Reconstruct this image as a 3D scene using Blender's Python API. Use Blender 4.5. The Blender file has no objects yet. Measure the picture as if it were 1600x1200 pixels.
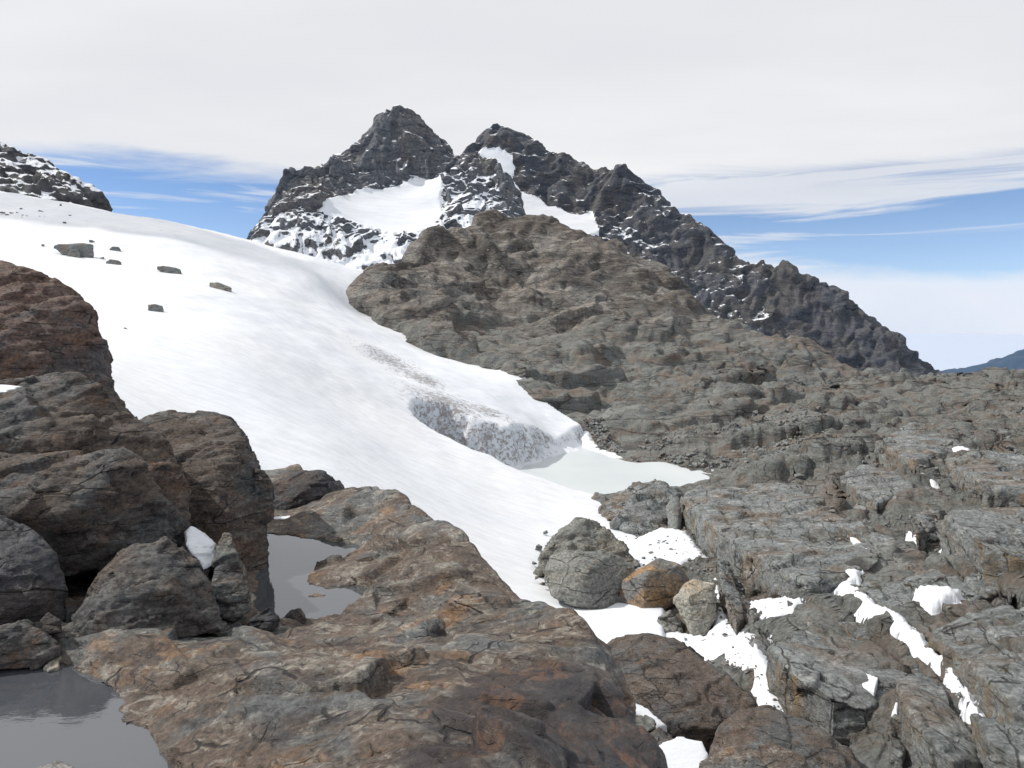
import bpy, bmesh, math, random
import numpy as np
from mathutils import Vector

# ------------------------------------------------------------------ camera, sky, sun
scene = bpy.context.scene
C = scene.collection
FOC, EYE = 1150.0, 500.0            # focal length and eye-level row of a 1600 x 1200 frame
SUN_DIR = Vector((-0.70, 0.12, 0.70)).normalized()   # towards the sun: from the left, high, a little ahead
EXPOSURE = -0.18

cam_data = bpy.data.cameras.new('camera')
cam = bpy.data.objects.new('camera', cam_data)
C.objects.link(cam)
cam.location = (0, 0, 0)
cam.rotation_euler = (math.pi / 2, 0, 0)
cam_data.sensor_fit = 'HORIZONTAL'
cam_data.sensor_width = 36.0
cam_data.lens = 36.0 * FOC / 1600.0
cam_data.shift_y = -(600.0 - EYE) / 1600.0
cam_data.clip_start = 0.1
cam_data.clip_end = 200000
scene.camera = cam

world = bpy.data.worlds.new('World')
scene.world = world
world.use_nodes = True


def N(nt, typ, **kw):
    n = nt.nodes.new(typ)
    for k, v in kw.items():
        setattr(n, k, v)
    return n


def setin(nt, node, key, v):
    s = node.inputs[key]
    if isinstance(v, bpy.types.NodeSocket):
        nt.links.new(v, s)
    elif isinstance(v, (tuple, list)) and len(v) == 3 and s.type == 'RGBA':
        s.default_value = (*v, 1)
    else:
        s.default_value = v


def mth(nt, op, a, b=None, c=None, clamp=False):
    n = N(nt, 'ShaderNodeMath', operation=op, use_clamp=clamp)
    for i, v in enumerate((a, b, c)):
        if v is not None:
            setin(nt, n, i, v)
    return n.outputs[0]


def sstep(nt, x, lo, hi, to0=0.0, to1=1.0):
    n = N(nt, 'ShaderNodeMapRange', interpolation_type='SMOOTHSTEP')
    for k, v in (('Value', x), ('From Min', lo), ('From Max', hi), ('To Min', to0), ('To Max', to1)):
        setin(nt, n, k, v)
    return n.outputs[0]


def noise(nt, vec, scale, detail=6, rough=0.55, dist=0.0, typ=None):
    n = N(nt, 'ShaderNodeTexNoise')
    if typ:
        n.noise_type = typ
    setin(nt, n, 'Vector', vec)
    setin(nt, n, 'Scale', scale)
    setin(nt, n, 'Detail', detail)
    setin(nt, n, 'Roughness', rough)
    setin(nt, n, 'Distortion', dist)
    return n.outputs[0]


def vmul(nt, vec, s, off=(0, 0, 0), rot=(0, 0, 0)):
    n = N(nt, 'ShaderNodeMapping')
    setin(nt, n, 'Vector', vec)
    n.inputs['Scale'].default_value = s
    n.inputs['Location'].default_value = off
    n.inputs['Rotation'].default_value = rot
    return n.outputs[0]


def mixc(nt, f, a, b, blend='MIX'):
    n = N(nt, 'ShaderNodeMix', data_type='RGBA', blend_type=blend)
    setin(nt, n, 0, f)
    setin(nt, n, 6, a)
    setin(nt, n, 7, b)
    return n.outputs[2]


def build_world():
    nt = world.node_tree
    nt.nodes.clear()
    out = N(nt, 'ShaderNodeOutputWorld')
    sky = N(nt, 'ShaderNodeTexSky', sky_type='NISHITA')
    sky.sun_disc = False
    sky.sun_elevation = math.asin(SUN_DIR.z)
    sky.sun_rotation = math.atan2(SUN_DIR.x, SUN_DIR.y)
    sky.altitude = 4500
    sky.air_density = 1.0
    sky.dust_density = 0.25
    sky.ozone_density = 3.0
    tc = N(nt, 'ShaderNodeTexCoord')
    d = tc.outputs['Generated']
    sep = N(nt, 'ShaderNodeSeparateXYZ')
    setin(nt, sep, 0, d)
    e = sep.outputs[2]
    # a high cloud deck seen in plan: direction over height
    den = mth(nt, 'MAXIMUM', mth(nt, 'ADD', e, 0.05), 0.03)
    px = mth(nt, 'DIVIDE', sep.outputs[0], den)
    py = mth(nt, 'DIVIDE', sep.outputs[1], den)
    comb = N(nt, 'ShaderNodeCombineXYZ')
    setin(nt, comb, 0, px)
    setin(nt, comb, 1, py)
    plan = comb.outputs[0]
    wob = noise(nt, vmul(nt, plan, (0.22, 0.35, 1), (3.1, 0.4, 0)), 1.0, 3, 0.5)
    wisp = noise(nt, vmul(nt, plan, (0.5, 1.1, 1), (1.3, 5.2, 0), (0, 0, 0.25)), 1.0, 7, 0.6, 0.6)
    # the deck ends about twelve degrees above the horizon, raggedly
    edge = mth(nt, 'ADD', e, mth(nt, 'MULTIPLY', mth(nt, 'SUBTRACT', wob, 0.5), 0.035))
    edge = mth(nt, 'ADD', edge, mth(nt, 'MULTIPLY', mth(nt, 'SUBTRACT', wisp, 0.5), 0.07))
    deck = sstep(nt, edge, 0.166, 0.196)
    # thin streaks in the clear band below the deck
    streak = noise(nt, vmul(nt, d, (2.2, 2.2, 30), (0.7, 0.2, 1.4), (0.05, 0.03, 0)), 1.0, 7, 0.6, 0.8)
    streaks = mth(nt, 'MULTIPLY', sstep(nt, streak, 0.45, 0.64), 0.85)
    # low cloud bank along the horizon
    low = noise(nt, vmul(nt, d, (3.0, 3.0, 9), (0.2, 2.2, 0)), 1.0, 6, 0.55, 0.3)
    bank = sstep(nt, mth(nt, 'ADD', e, mth(nt, 'MULTIPLY', mth(nt, 'SUBTRACT', low, 0.5), 0.10)), 0.075, 0.035)
    cov = mth(nt, 'MAXIMUM', deck, mth(nt, 'MAXIMUM', streaks, bank))
    cov = mth(nt, 'MAXIMUM', cov, sstep(nt, e, 0.20, 0.0, 0.0, 0.22))
    soft = noise(nt, vmul(nt, plan, (0.35, 0.6, 1), (7, 2, 0)), 1.0, 5, 0.5)
    shade = sstep(nt, soft, 0.25, 0.75, 0.0, 1.0)
    ccol = mixc(nt, shade, (0.88, 0.895, 0.925), (1.06, 1.06, 1.06))
    bcol = mixc(nt, sstep(nt, low, 0.3, 0.7), (0.96, 0.99, 1.04), (1.08, 1.09, 1.10))
    ccol = mixc(nt, bank, ccol, bcol)
    bg1 = N(nt, 'ShaderNodeBackground')
    setin(nt, bg1, 0, sky.outputs[0])
    bg1.inputs[1].default_value = 0.15
    bg2 = N(nt, 'ShaderNodeBackground')
    setin(nt, bg2, 0, ccol)
    bg2.inputs[1].default_value = 1.0
    mx = N(nt, 'ShaderNodeMixShader')
    setin(nt, mx, 0, cov)
    nt.links.new(bg1.outputs[0], mx.inputs[1])
    nt.links.new(bg2.outputs[0], mx.inputs[2])
    nt.links.new(mx.outputs[0], out.inputs[0])


build_world()

sun_data = bpy.data.lights.new('sun', 'SUN')
sun_data.energy = 4.6
sun_data.angle = math.radians(0.8)
sun_data.color = (1.0, 0.95, 0.88)
sun = bpy.data.objects.new('sun', sun_data)
C.objects.link(sun)
sun.rotation_euler = (-SUN_DIR).to_track_quat('-Z', 'Y').to_euler()

scene.view_settings.view_transform = 'Standard'
scene.view_settings.look = 'None'
scene.view_settings.gamma = 1.0
scene.view_settings.use_curve_mapping = False
scene.view_settings.exposure = EXPOSURE

# ------------------------------------------------------------------ noise on arrays
rng = np.random.default_rng(7)
random.seed(7)
PERM = np.tile(rng.permutation(256), 3).astype(np.int32)
GRAD = rng.normal(size=(256, 3)).astype(np.float32)
GRAD /= np.linalg.norm(GRAD, axis=1)[:, None]


def pn(P):
    P = np.asarray(P, np.float32)
    fl = np.floor(P)
    f = P - fl
    i = fl.astype(np.int32) & 255
    u = f * f * f * (f * (f * 6 - 15) + 10)
    res = 0
    for dx in (0, 1):
        wx = u[:, 0] if dx else 1 - u[:, 0]
        a = PERM[i[:, 0] + dx]
        for dy in (0, 1):
            wy = u[:, 1] if dy else 1 - u[:, 1]
            b = PERM[a + i[:, 1] + dy]
            for dz in (0, 1):
                wz = u[:, 2] if dz else 1 - u[:, 2]
                g = GRAD[PERM[b + i[:, 2] + dz]]
                dot = g[:, 0] * (f[:, 0] - dx) + g[:, 1] * (f[:, 1] - dy) + g[:, 2] * (f[:, 2] - dz)
                res = res + wx * wy * wz * dot
    return res * 1.6


def fbm(P, octv=5, gain=0.5, off=0.0):
    P = np.asarray(P, np.float32) + off
    s, a = 0, 1.0
    for k in range(octv):
        s = s + a * pn(P)
        P = P * 2.03 + 17.3
        a *= gain
    return s


def billow(P, octv=4, gain=0.5, off=0.0):
    """rounded swells with sharp creases between them"""
    P = np.asarray(P, np.float32) + off
    s, a = 0, 1.0
    for k in range(octv):
        s = s + a * (np.abs(pn(P)) - 0.25)
        P = P * 2.03 + 9.7
        a *= gain
    return s


def crack(P, width=0.06, off=0.0):
    """1 along thin winding lines, else 0"""
    n = np.abs(pn(np.asarray(P, np.float32) + off))
    return np.clip(1 - n / width, 0, 1) ** 1.5


def rotm(ax, ay, az):
    cx, sx, cy, sy, cz, sz = math.cos(ax), math.sin(ax), math.cos(ay), math.sin(ay), math.cos(az), math.sin(az)
    X = np.array([[1, 0, 0], [0, cx, -sx], [0, sx, cx]])
    Y = np.array([[cy, 0, sy], [0, 1, 0], [-sy, 0, cy]])
    Z = np.array([[cz, -sz, 0], [sz, cz, 0], [0, 0, 1]])
    return (Z @ Y @ X).astype(np.float32)


FOL = rotm(0.45, 0.35, 0.3)          # the rock's foliation frame
_a = np.array([0.80, 0.42, 0.42]); _a /= np.linalg.norm(_a)
_b = np.cross([0.1, -0.6, 0.8], _a); _b /= np.linalg.norm(_b)
FOLH = np.stack([_a, _b, np.cross(_a, _b)]).astype(np.float32)      # on the hill the beds climb to the right


RT = rng.random((256, 8)).astype(np.float32)


def facets(P, off=0):
    """broken rock: every cell is a flat facet with its own tilt and height; also the gap to the next cell"""
    P = np.asarray(P, np.float32) + off
    base = np.floor(P - 0.5).astype(np.int32)
    b1 = np.full(len(P), 9.0, np.float32)
    b2 = np.full(len(P), 9.0, np.float32)
    val = np.zeros(len(P), np.float32)
    for dx in (0, 1):
        for dy in (0, 1):
            for dz in (0, 1):
                c = base + np.array([dx, dy, dz], np.int32)
                i = c & 255
                h = PERM[PERM[PERM[i[:, 0]] + i[:, 1]] + i[:, 2]]
                r = RT[h]
                q = P - c - (0.08 + 0.84 * r[:, :3])
                dd = np.sqrt((q * q).sum(1))
                v = (q * (r[:, 3:6] - 0.5)).sum(1) * 1.3 + (r[:, 6] - 0.5) * 0.55
                nearer = dd < b1
                b2 = np.where(nearer, b1, np.minimum(b2, dd))
                val = np.where(nearer, v, val)
                b1 = np.where(nearer, dd, b1)
    return val, b2 - b1


def joint_lines(P, width=0.07):
    """long straight joints that cut the slabs from far left to near right; 1 in the joint"""
    u = P[:, 0] * 0.975 - P[:, 1] * 0.22 + 0.9 * pn(P / 9.0 + 3.3) + 0.15 * pn(P / 1.3)
    k = u / 2.4 + 0.35 * pn(P / 14.0 + 8.8)
    fr = np.abs(k - np.floor(k) - 0.5) * 2.4
    on = np.clip(pn(np.stack([u * 0.25, P[:, 1] * 0.09, np.floor(k) * 3.7], 1)) * 5 + 0.9, 0, 1)
    return np.clip(1 - fr / width, 0, 1) * on


def rock_disp(P, L, detail=1.0, off=0.0, an=(0.7, 0.9, 1.6), fol=FOL):
    an = np.array(an, np.float32)
    W = P + 0.10 * L * np.stack([pn(P / L + 5.1), pn(P / L + 31.7), pn(P / L + 77.3)], 1) \
          + 0.02 * L * np.stack([pn(P / (0.15 * L) + 5.1), pn(P / (0.15 * L) + 31.7), pn(P / (0.15 * L) + 77.3)], 1)
    WQ = (W @ fol.T) * an
    d = 0.16 * L * fbm(P / (2.2 * L), 3, 0.5, off)
    v1, e1 = facets(WQ / (1.0 * L), off)
    v2, e2 = facets(WQ / (0.40 * L), off + 40)
    v3, e3 = facets(WQ / (0.15 * L), off + 80)
    d += 0.50 * L * v1 - 0.05 * L * np.clip(1 - e1 / 0.06, 0, 1)
    d += 0.22 * L * v2 * detail - 0.022 * L * np.clip(1 - e2 / 0.08, 0, 1)
    d += 0.075 * L * v3 * detail - 0.008 * L * np.clip(1 - e3 / 0.10, 0, 1)
    d += detail * 0.012 * L * fbm(P / (0.05 * L), 2, 0.5, off)
    return d


# ------------------------------------------------------------------ mesh helpers
def P3(px, py, d):
    return ((px - 800.0) / FOC * d, d, (EYE - py) / FOC * d)


def mesh_arrays(name, verts, faces, smooth=True):
    me = bpy.data.meshes.new(name)
    verts = np.asarray(verts, np.float32)
    faces = np.asarray(faces, np.int32)
    nf, k = faces.shape
    me.vertices.add(len(verts))
    me.vertices.foreach_set('co', verts.ravel())
    me.loops.add(nf * k)
    me.loops.foreach_set('vertex_index', faces.ravel())
    me.polygons.add(nf)
    me.polygons.foreach_set('loop_start', np.arange(0, nf * k, k, dtype=np.int32))
    me.polygons.foreach_set('loop_total', np.full(nf, k, np.int32))
    me.polygons.foreach_set('use_smooth', np.full(nf, smooth, bool))
    me.update(calc_edges=True)
    me.validate()
    return me


def obj(name, me, mat, label=None, cat=None, kind=None, group=None, parent=None):
    o = bpy.data.objects.new(name, me)
    C.objects.link(o)
    if mat and not me.materials:
        me.materials.append(mat)
    for k, v in (('label', label), ('category', cat), ('kind', kind), ('group', group)):
        if v:
            o[k] = v
    if parent:
        o.parent = parent
    return o


class Field:
    """a terrain surface through given points, smooth in bearing and log distance"""
    def __init__(self, pts, k=3.0, reg=1e-4):
        p = np.array(pts, float)
        self.k = k
        A = np.stack([p[:, 0] / 250.0, np.log(p[:, 2]) * k], 1)
        n = len(A)
        K = self.phi(A[:, None] - A[None]) + reg * np.eye(n)
        Pm = np.concatenate([np.ones((n, 1)), A], 1)
        M = np.zeros((n + 3, n + 3))
        M[:n, :n] = K
        M[:n, n:] = Pm
        M[n:, :n] = Pm.T
        w = np.linalg.solve(M, np.concatenate([p[:, 1], np.zeros(3)]))
        self.A, self.w = A, w

    @staticmethod
    def phi(d):
        r2 = (d ** 2).sum(-1)
        return 0.5 * r2 * np.log(r2 + 1e-9)

    def py(self, px, d):
        B = np.stack([np.ravel(px) / 250.0, np.log(np.ravel(d)) * self.k], 1)
        n = len(self.A)
        out = np.empty(len(B))
        for s in range(0, len(B), 40000):
            b = B[s:s + 40000]
            out[s:s + 40000] = self.phi(b[:, None] - self.A[None]) @ self.w[:n] + self.w[n] + b @ self.w[n + 1:]
        return out.reshape(np.shape(px))

    def z(self, px, d):
        return (EYE - self.py(px, d)) / FOC * d

    def zxy(self, x, y):
        x, y = np.asarray(x, float), np.asarray(y, float)
        return self.z(800 + FOC * x / y, y)

    def hit(self, px, py, h=0.0, lo=16.0, hi=140.0):
        """distance at which a point h above this surface appears at (px, py)"""
        ds = np.exp(np.linspace(math.log(lo), math.log(hi), 400))
        v = self.py(np.full(400, px), ds) - h * FOC / ds - py
        idx = np.where((v[:-1] > 0) & (v[1:] <= 0))[0]
        if len(idx) == 0:
            return float(ds[np.argmin(np.abs(v))])
        i = idx[0]
        t = v[i] / (v[i] - v[i + 1])
        return float(ds[i] + t * (ds[i + 1] - ds[i]))


def grid_faces(nr, nc):
    a = (np.arange(nr - 1)[:, None] * nc + np.arange(nc - 1)[None]).ravel()
    return np.stack([a, a + 1, a + nc + 1, a + nc], 1)


def grid_normals(V):
    du = np.gradient(V, axis=1)
    dv = np.gradient(V, axis=0)
    n = np.cross(du, dv)
    n /= np.linalg.norm(n, axis=2, keepdims=True) + 1e-9
    return n


def patch(field, px0, px1, d_rows, ncol, zmod=None):
    pxs = np.linspace(px0, px1, ncol)
    PX, D = np.meshgrid(pxs, d_rows)
    Z = field.z(PX, D)
    X = (PX - 800) / FOC * D
    if zmod is not None:
        Z = zmod(X, D, Z, PX)
    return np.stack([X, D, Z], 2), PX, D


def displace(V, fn):
    n = grid_normals(V)
    d = fn(V.reshape(-1, 3).astype(np.float32)).reshape(V.shape[:2])
    return V + n * box_blur(d, 1)[..., None]


def box_blur(A, r):
    for ax in (0, 1):
        c = np.cumsum(np.concatenate([np.repeat(A.take([0], ax), r + 1, ax), A, np.repeat(A.take([-1], ax), r, ax)], ax), ax)
        n = A.shape[ax]
        A = (c.take(np.arange(2 * r + 1, 2 * r + 1 + n), ax) - c.take(np.arange(0, n), ax)) / (2 * r + 1)
    return A


def in_poly(x, y, poly):
    x, y = np.asarray(x), np.asarray(y)
    c = np.zeros(x.shape, bool)
    n = len(poly)
    for i in range(n):
        x0, y0 = poly[i]
        x1, y1 = poly[(i + 1) % n]
        if y0 == y1:
            continue
        m = ((y0 > y) != (y1 > y)) & (x < (x1 - x0) * (y - y0) / (y1 - y0) + x0)
        c ^= m
    return c


def poly_dist(x, y, poly, closed=True):
    x, y = np.asarray(x), np.asarray(y)
    best = np.full(x.shape, 1e9)
    n = len(poly)
    for i in range(n if closed else n - 1):
        x0, y0 = poly[i]
        x1, y1 = poly[(i + 1) % n]
        ex, ey = x1 - x0, y1 - y0
        t = np.clip(((x - x0) * ex + (y - y0) * ey) / (ex * ex + ey * ey + 1e-12), 0, 1)
        best = np.minimum(best, np.hypot(x - x0 - t * ex, y - y0 - t * ey))
    return best


# ------------------------------------------------------------------ materials
def new_mat(name):
    m = bpy.data.materials.new(name)
    m.use_nodes = True
    nt = m.node_tree
    nt.nodes.clear()
    out = N(nt, 'ShaderNodeOutputMaterial')
    b = N(nt, 'ShaderNodeBsdfPrincipled')
    nt.links.new(b.outputs[0], out.inputs[0])
    return m, nt, b


def crack_lines(nt, vec, scale, width, brk, warp=0.25):
    """thin broken joint lines: 1 on the line"""
    wn = N(nt, 'ShaderNodeTexNoise')
    setin(nt, wn, 'Vector', vec)
    setin(nt, wn, 'Scale', scale * 1.7)
    setin(nt, wn, 'Detail', 6)
    va = N(nt, 'ShaderNodeVectorMath', operation='MULTIPLY_ADD')
    setin(nt, va, 0, wn.outputs['Color'])
    va.inputs[1].default_value = (warp / scale,) * 3
    setin(nt, va, 2, vec)
    vo = N(nt, 'ShaderNodeTexVoronoi', feature='DISTANCE_TO_EDGE')
    setin(nt, vo, 'Vector', va.outputs[0])
    setin(nt, vo, 'Scale', scale)
    line = sstep(nt, vo.outputs['Distance'], width, width * 0.15)
    return mth(nt, 'MULTIPLY', line, sstep(nt, noise(nt, vec, scale * 0.9, 4, 0.6), brk, brk + 0.08))


def rock_mat(name, s, grey, brown, rust, dark, rust_amt=0.5, brown_amt=0.5, ochre=None, moss=0.0, snow=0.0,
             rough=0.85, bump=0.6, pale=0.35, light=(0.34, 0.33, 0.31), gain=1.0):
    """s: metres of the main colour patches"""
    m, nt, b = new_mat(name)
    geo = N(nt, 'ShaderNodeNewGeometry')
    pos = geo.outputs['Position']
    fol = vmul(nt, pos, (0.6, 0.9, 2.6), (0, 0, 0), (-0.45, -0.35, -0.3))
    big = noise(nt, pos, 0.55 / s, 5, 0.6, 0.6)
    big2 = noise(nt, vmul(nt, pos, (1, 1, 1), (31, 7, 13)), 0.8 / s, 6, 0.62, 0.8)
    mid = noise(nt, fol, 1.6 / s, 7, 0.65, 0.5)
    fine = noise(nt, pos, 14.0 / s, 6, 0.7)
    band = noise(nt, fol, 5.0 / s, 8, 0.7, 0.4)
    col = mixc(nt, sstep(nt, big, 0.62 - 0.3 * brown_amt, 0.72 - 0.22 * brown_amt), grey, brown)
    col = mixc(nt, mth(nt, 'MULTIPLY', sstep(nt, big2, 0.70 - 0.24 * rust_amt, 0.80 - 0.20 * rust_amt), 0.85), col, rust)
    col = mixc(nt, mth(nt, 'MULTIPLY', sstep(nt, mid, 0.52, 0.74), pale), col, light)
    col = mixc(nt, mth(nt, 'MULTIPLY', sstep(nt, mid, 0.48, 0.30), 0.85), col, dark)
    col = mixc(nt, mth(nt, 'MULTIPLY', sstep(nt, band, 0.47, 0.30), 0.6), col, dark)
    crisp = noise(nt, vmul(nt, fol, (1, 1, 1), (5, 2, 8)), 3.4 / s, 9, 0.72, 0.6)
    col = mixc(nt, mth(nt, 'MULTIPLY', sstep(nt, crisp, 0.54, 0.60), 0.5 * pale), col, light)
    col = mixc(nt, mth(nt, 'MULTIPLY', sstep(nt, crisp, 0.44, 0.39), 0.45), col, dark)
    ck = mth(nt, 'MAXIMUM', crack_lines(nt, fol, 0.9 / s, 0.026, 0.50), mth(nt, 'MULTIPLY', crack_lines(nt, fol, 3.1 / s, 0.040, 0.52), 0.7))
    col = mixc(nt, mth(nt, 'MULTIPLY', ck, 0.9), col, (dark[0] * 0.45, dark[1] * 0.45, dark[2] * 0.45))
    sp = sstep(nt, fine, 0.30, 0.72, 0.55 * gain, 1.50 * gain)
    col = mixc(nt, 1.0, col, sp, 'MULTIPLY')
    sepn = N(nt, 'ShaderNodeSeparateXYZ')
    setin(nt, sepn, 0, geo.outputs['Normal'])
    nz = sepn.outputs[2]
    if ochre:
        # iron-stained streaks running down the steep joint faces
        st = noise(nt, vmul(nt, pos, (1, 1, 0.13)), 3.2 / s, 6, 0.65, 0.3)
        steep = sstep(nt, nz, 0.62, 0.30)
        col = mixc(nt, mth(nt, 'MULTIPLY', steep, mth(nt, 'MULTIPLY', sstep(nt, st, 0.44, 0.62), sstep(nt, big2, 0.42, 0.58))), col, ochre)
        col = mixc(nt, mth(nt, 'MULTIPLY', steep, sstep(nt, st, 0.42, 0.30)), col, dark)
    if moss > 0:
        mn = noise(nt, vmul(nt, pos, (1, 1, 1), (3, 19, 5)), 1.7 / s, 6, 0.65)
        mk = mth(nt, 'MULTIPLY', sstep(nt, mn, 0.66 - 0.1 * moss, 0.74 - 0.1 * moss), sstep(nt, nz, 0.5, 0.85))
        col = mixc(nt, mth(nt, 'MULTIPLY', mk, 0.85), col, (0.055, 0.048, 0.018))
    rg = sstep(nt, band, 0.3, 0.7, rough - 0.12, rough + 0.08)
    if snow > 0:
        sn = noise(nt, vmul(nt, pos, (1, 1, 1), (9, 4, 2)), 4.5 / s, 8, 0.75)
        sn2 = noise(nt, pos, 0.35 / s, 3, 0.5)
        thr = mth(nt, 'ADD', nz, mth(nt, 'MULTIPLY', mth(nt, 'SUBTRACT', sn, 0.5), 1.5))
        thr = mth(nt, 'ADD', thr, mth(nt, 'MULTIPLY', mth(nt, 'SUBTRACT', sn2, 0.5), 1.0))
        at = N(nt, 'ShaderNodeAttribute', attribute_name='dust')
        thr = mth(nt, 'ADD', thr, at.outputs['Fac'])
        f = sstep(nt, thr, 1.12 - snow * 0.5, 1.20 - snow * 0.5)
        col = mixc(nt, f, col, (0.80, 0.83, 0.88))
    setin(nt, b, 'Base Color', col)
    setin(nt, b, 'Roughness', rg)
    b.inputs['Specular IOR Level'].default_value = 0.35
    h = mth(nt, 'ADD', mth(nt, 'MULTIPLY', band, 0.5), mth(nt, 'MULTIPLY', fine, 0.35))
    h = mth(nt, 'ADD', h, mth(nt, 'MULTIPLY', crisp, 0.5))
    h = mth(nt, 'SUBTRACT', h, mth(nt, 'MULTIPLY', ck, 0.35))
    h = mth(nt, 'ADD', h, mth(nt, 'MULTIPLY', noise(nt, pos, 45.0 / s, 5, 0.7), 0.15))
    bp = N(nt, 'ShaderNodeBump')
    setin(nt, bp, 'Height', h)
    bp.inputs['Strength'].default_value = bump
    bp.inputs['Distance'].default_value = 0.10 * s
    nt.links.new(bp.outputs[0], b.inputs['Normal'])
    return m


def snow_mat(name, s=1.0, dirty=False):
    m, nt, b = new_mat(name)
    geo = N(nt, 'ShaderNodeNewGeometry')
    pos = geo.outputs['Position']
    n1 = noise(nt, pos, 0.05 / s, 4, 0.5)
    n2 = noise(nt, vmul(nt, pos, (1, 1.8, 1)), 0.6 / s, 7, 0.6)
    n3 = noise(nt, pos, 9.0 / s, 4, 0.6)
    col = mixc(nt, sstep(nt, n1, 0.3, 0.7), (0.675, 0.705, 0.75), (0.725, 0.74, 0.765))
    run = noise(nt, vmul(nt, pos, (0.25, 1.6, 1.0), (0, 0, 0), (0, 0, -0.5)), 0.9 / s, 6, 0.65, 0.4)
    col = mixc(nt, 1.0, col, sstep(nt, run, 0.35, 0.65, 0.93, 1.03), 'MULTIPLY')
    grit = noise(nt, vmul(nt, pos, (1, 1, 1), (5, 5, 5)), 5.0 / s, 3, 0.6)
    col = mixc(nt, sstep(nt, grit, 0.74, 0.80, 0.0, 0.55), col, (0.25, 0.24, 0.23))
    rg = 0.6
    if dirty:
        at = N(nt, 'ShaderNodeAttribute', attribute_name='dirt')
        dn = noise(nt, vmul(nt, pos, (1.0, 1.0, 1.0), (4, 4, 4), (0, 0.5, 0.2)), 1.7, 8, 0.8, 0.6)
        dv = noise(nt, vmul(nt, pos, (1.0, 1.0, 0.35)), 2.3, 7, 0.75, 0.3)
        v = mth(nt, 'ADD', at.outputs['Fac'], mth(nt, 'MULTIPLY', mth(nt, 'SUBTRACT', dn, 0.5), 4.2))
        ice = sstep(nt, at.outputs['Fac'], 0.35, 0.8)
        col = mixc(nt, mth(nt, 'MULTIPLY', ice, 0.75), col, (0.56, 0.60, 0.66))
        col = mixc(nt, mth(nt, 'MULTIPLY', sstep(nt, v, 0.55, 0.95), sstep(nt, at.outputs['Fac'], 0.05, 0.3)), col, (0.27, 0.255, 0.255))
        col = mixc(nt, mth(nt, 'MULTIPLY', ice, mth(nt, 'MULTIPLY', sstep(nt, dv, 0.56, 0.70), 0.6)), col, (0.17, 0.16, 0.165))
    setin(nt, b, 'Base Color', col)
    b.inputs['Roughness'].default_value = rg
    b.inputs['Specular IOR Level'].default_value = 0.25
    h = mth(nt, 'ADD', mth(nt, 'MULTIPLY', n2, 0.7), mth(nt, 'MULTIPLY', n3, 0.10))
    h = mth(nt, 'ADD', h, mth(nt, 'MULTIPLY', run, 0.5))
    bp = N(nt, 'ShaderNodeBump')
    setin(nt, bp, 'Height', h)
    bp.inputs['Strength'].default_value = 0.4
    bp.inputs['Distance'].default_value = 0.25 * s
    nt.links.new(bp.outputs[0], b.inputs['Normal'])
    return m


M_PEAK = rock_mat('dark_peak_rock', 40, (0.105, 0.110, 0.118), (0.115, 0.108, 0.10), (0.14, 0.12, 0.10), (0.028, 0.030, 0.036),
                  0.35, 0.5, snow=0.56, bump=0.7, pale=0.4, light=(0.22, 0.215, 0.205))
M_RIDGE = rock_mat('dark_ridge_rock', 40, (0.066, 0.070, 0.078), (0.075, 0.070, 0.066), (0.09, 0.078, 0.066), (0.018, 0.020, 0.025),
                   0.35, 0.6, snow=0.42, bump=0.7, pale=0.3, light=(0.17, 0.16, 0.15))
M_HILL = rock_mat('brown_hill_rock', 9, (0.18, 0.177, 0.166), (0.178, 0.152, 0.132), (0.205, 0.16, 0.12), (0.05, 0.045, 0.041),
                  0.35, 0.7, moss=0.35, gain=0.95, bump=1.0, pale=0.75, light=(0.36, 0.335, 0.295))
M_SLAB = rock_mat('grey_slab_rock', 2.4, (0.165, 0.178, 0.178), (0.15, 0.128, 0.108), (0.20, 0.125, 0.075), (0.045, 0.042, 0.04),
                  0.32, 0.45, ochre=(0.205, 0.155, 0.095), moss=0.45, gain=1.05, bump=1.0, pale=0.6, light=(0.37, 0.385, 0.38))
M_DOME = rock_mat('speckled_boulder_rock', 2.0, (0.15, 0.155, 0.145), (0.125, 0.115, 0.095), (0.17, 0.12, 0.085), (0.05, 0.048, 0.045),
                  0.3, 0.5, gain=1.25, bump=1.0, pale=0.5, light=(0.32, 0.32, 0.30))
M_ORANGE = rock_mat('orange_boulder_rock', 2.0, (0.13, 0.135, 0.135), (0.24, 0.15, 0.075), (0.30, 0.175, 0.075), (0.05, 0.045, 0.04),
                    0.7, 0.6, bump=0.6, pale=0.35)
M_PALE = rock_mat('pale_boulder_rock', 1.6, (0.24, 0.235, 0.205), (0.28, 0.24, 0.185), (0.33, 0.23, 0.125), (0.07, 0.065, 0.055),
                  0.5, 0.6, gain=1.1, bump=0.7, pale=0.6, light=(0.46, 0.43, 0.37))
M_BACK = rock_mat('whaleback_rock', 0.85, (0.115, 0.122, 0.122), (0.118, 0.088, 0.068), (0.22, 0.128, 0.066), (0.028, 0.024, 0.026),
                  0.62, 0.8, moss=0.25, rough=0.66, gain=0.95, bump=1.0, pale=0.85, light=(0.38, 0.36, 0.31))
M_NEAR = rock_mat('near_boulder_rock', 0.8, (0.095, 0.097, 0.097), (0.105, 0.080, 0.064), (0.17, 0.095, 0.055), (0.026, 0.023, 0.025),
                  0.5, 0.8, moss=0.2, rough=0.75, gain=0.88, bump=1.0, pale=0.45, light=(0.26, 0.25, 0.235))
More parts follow.
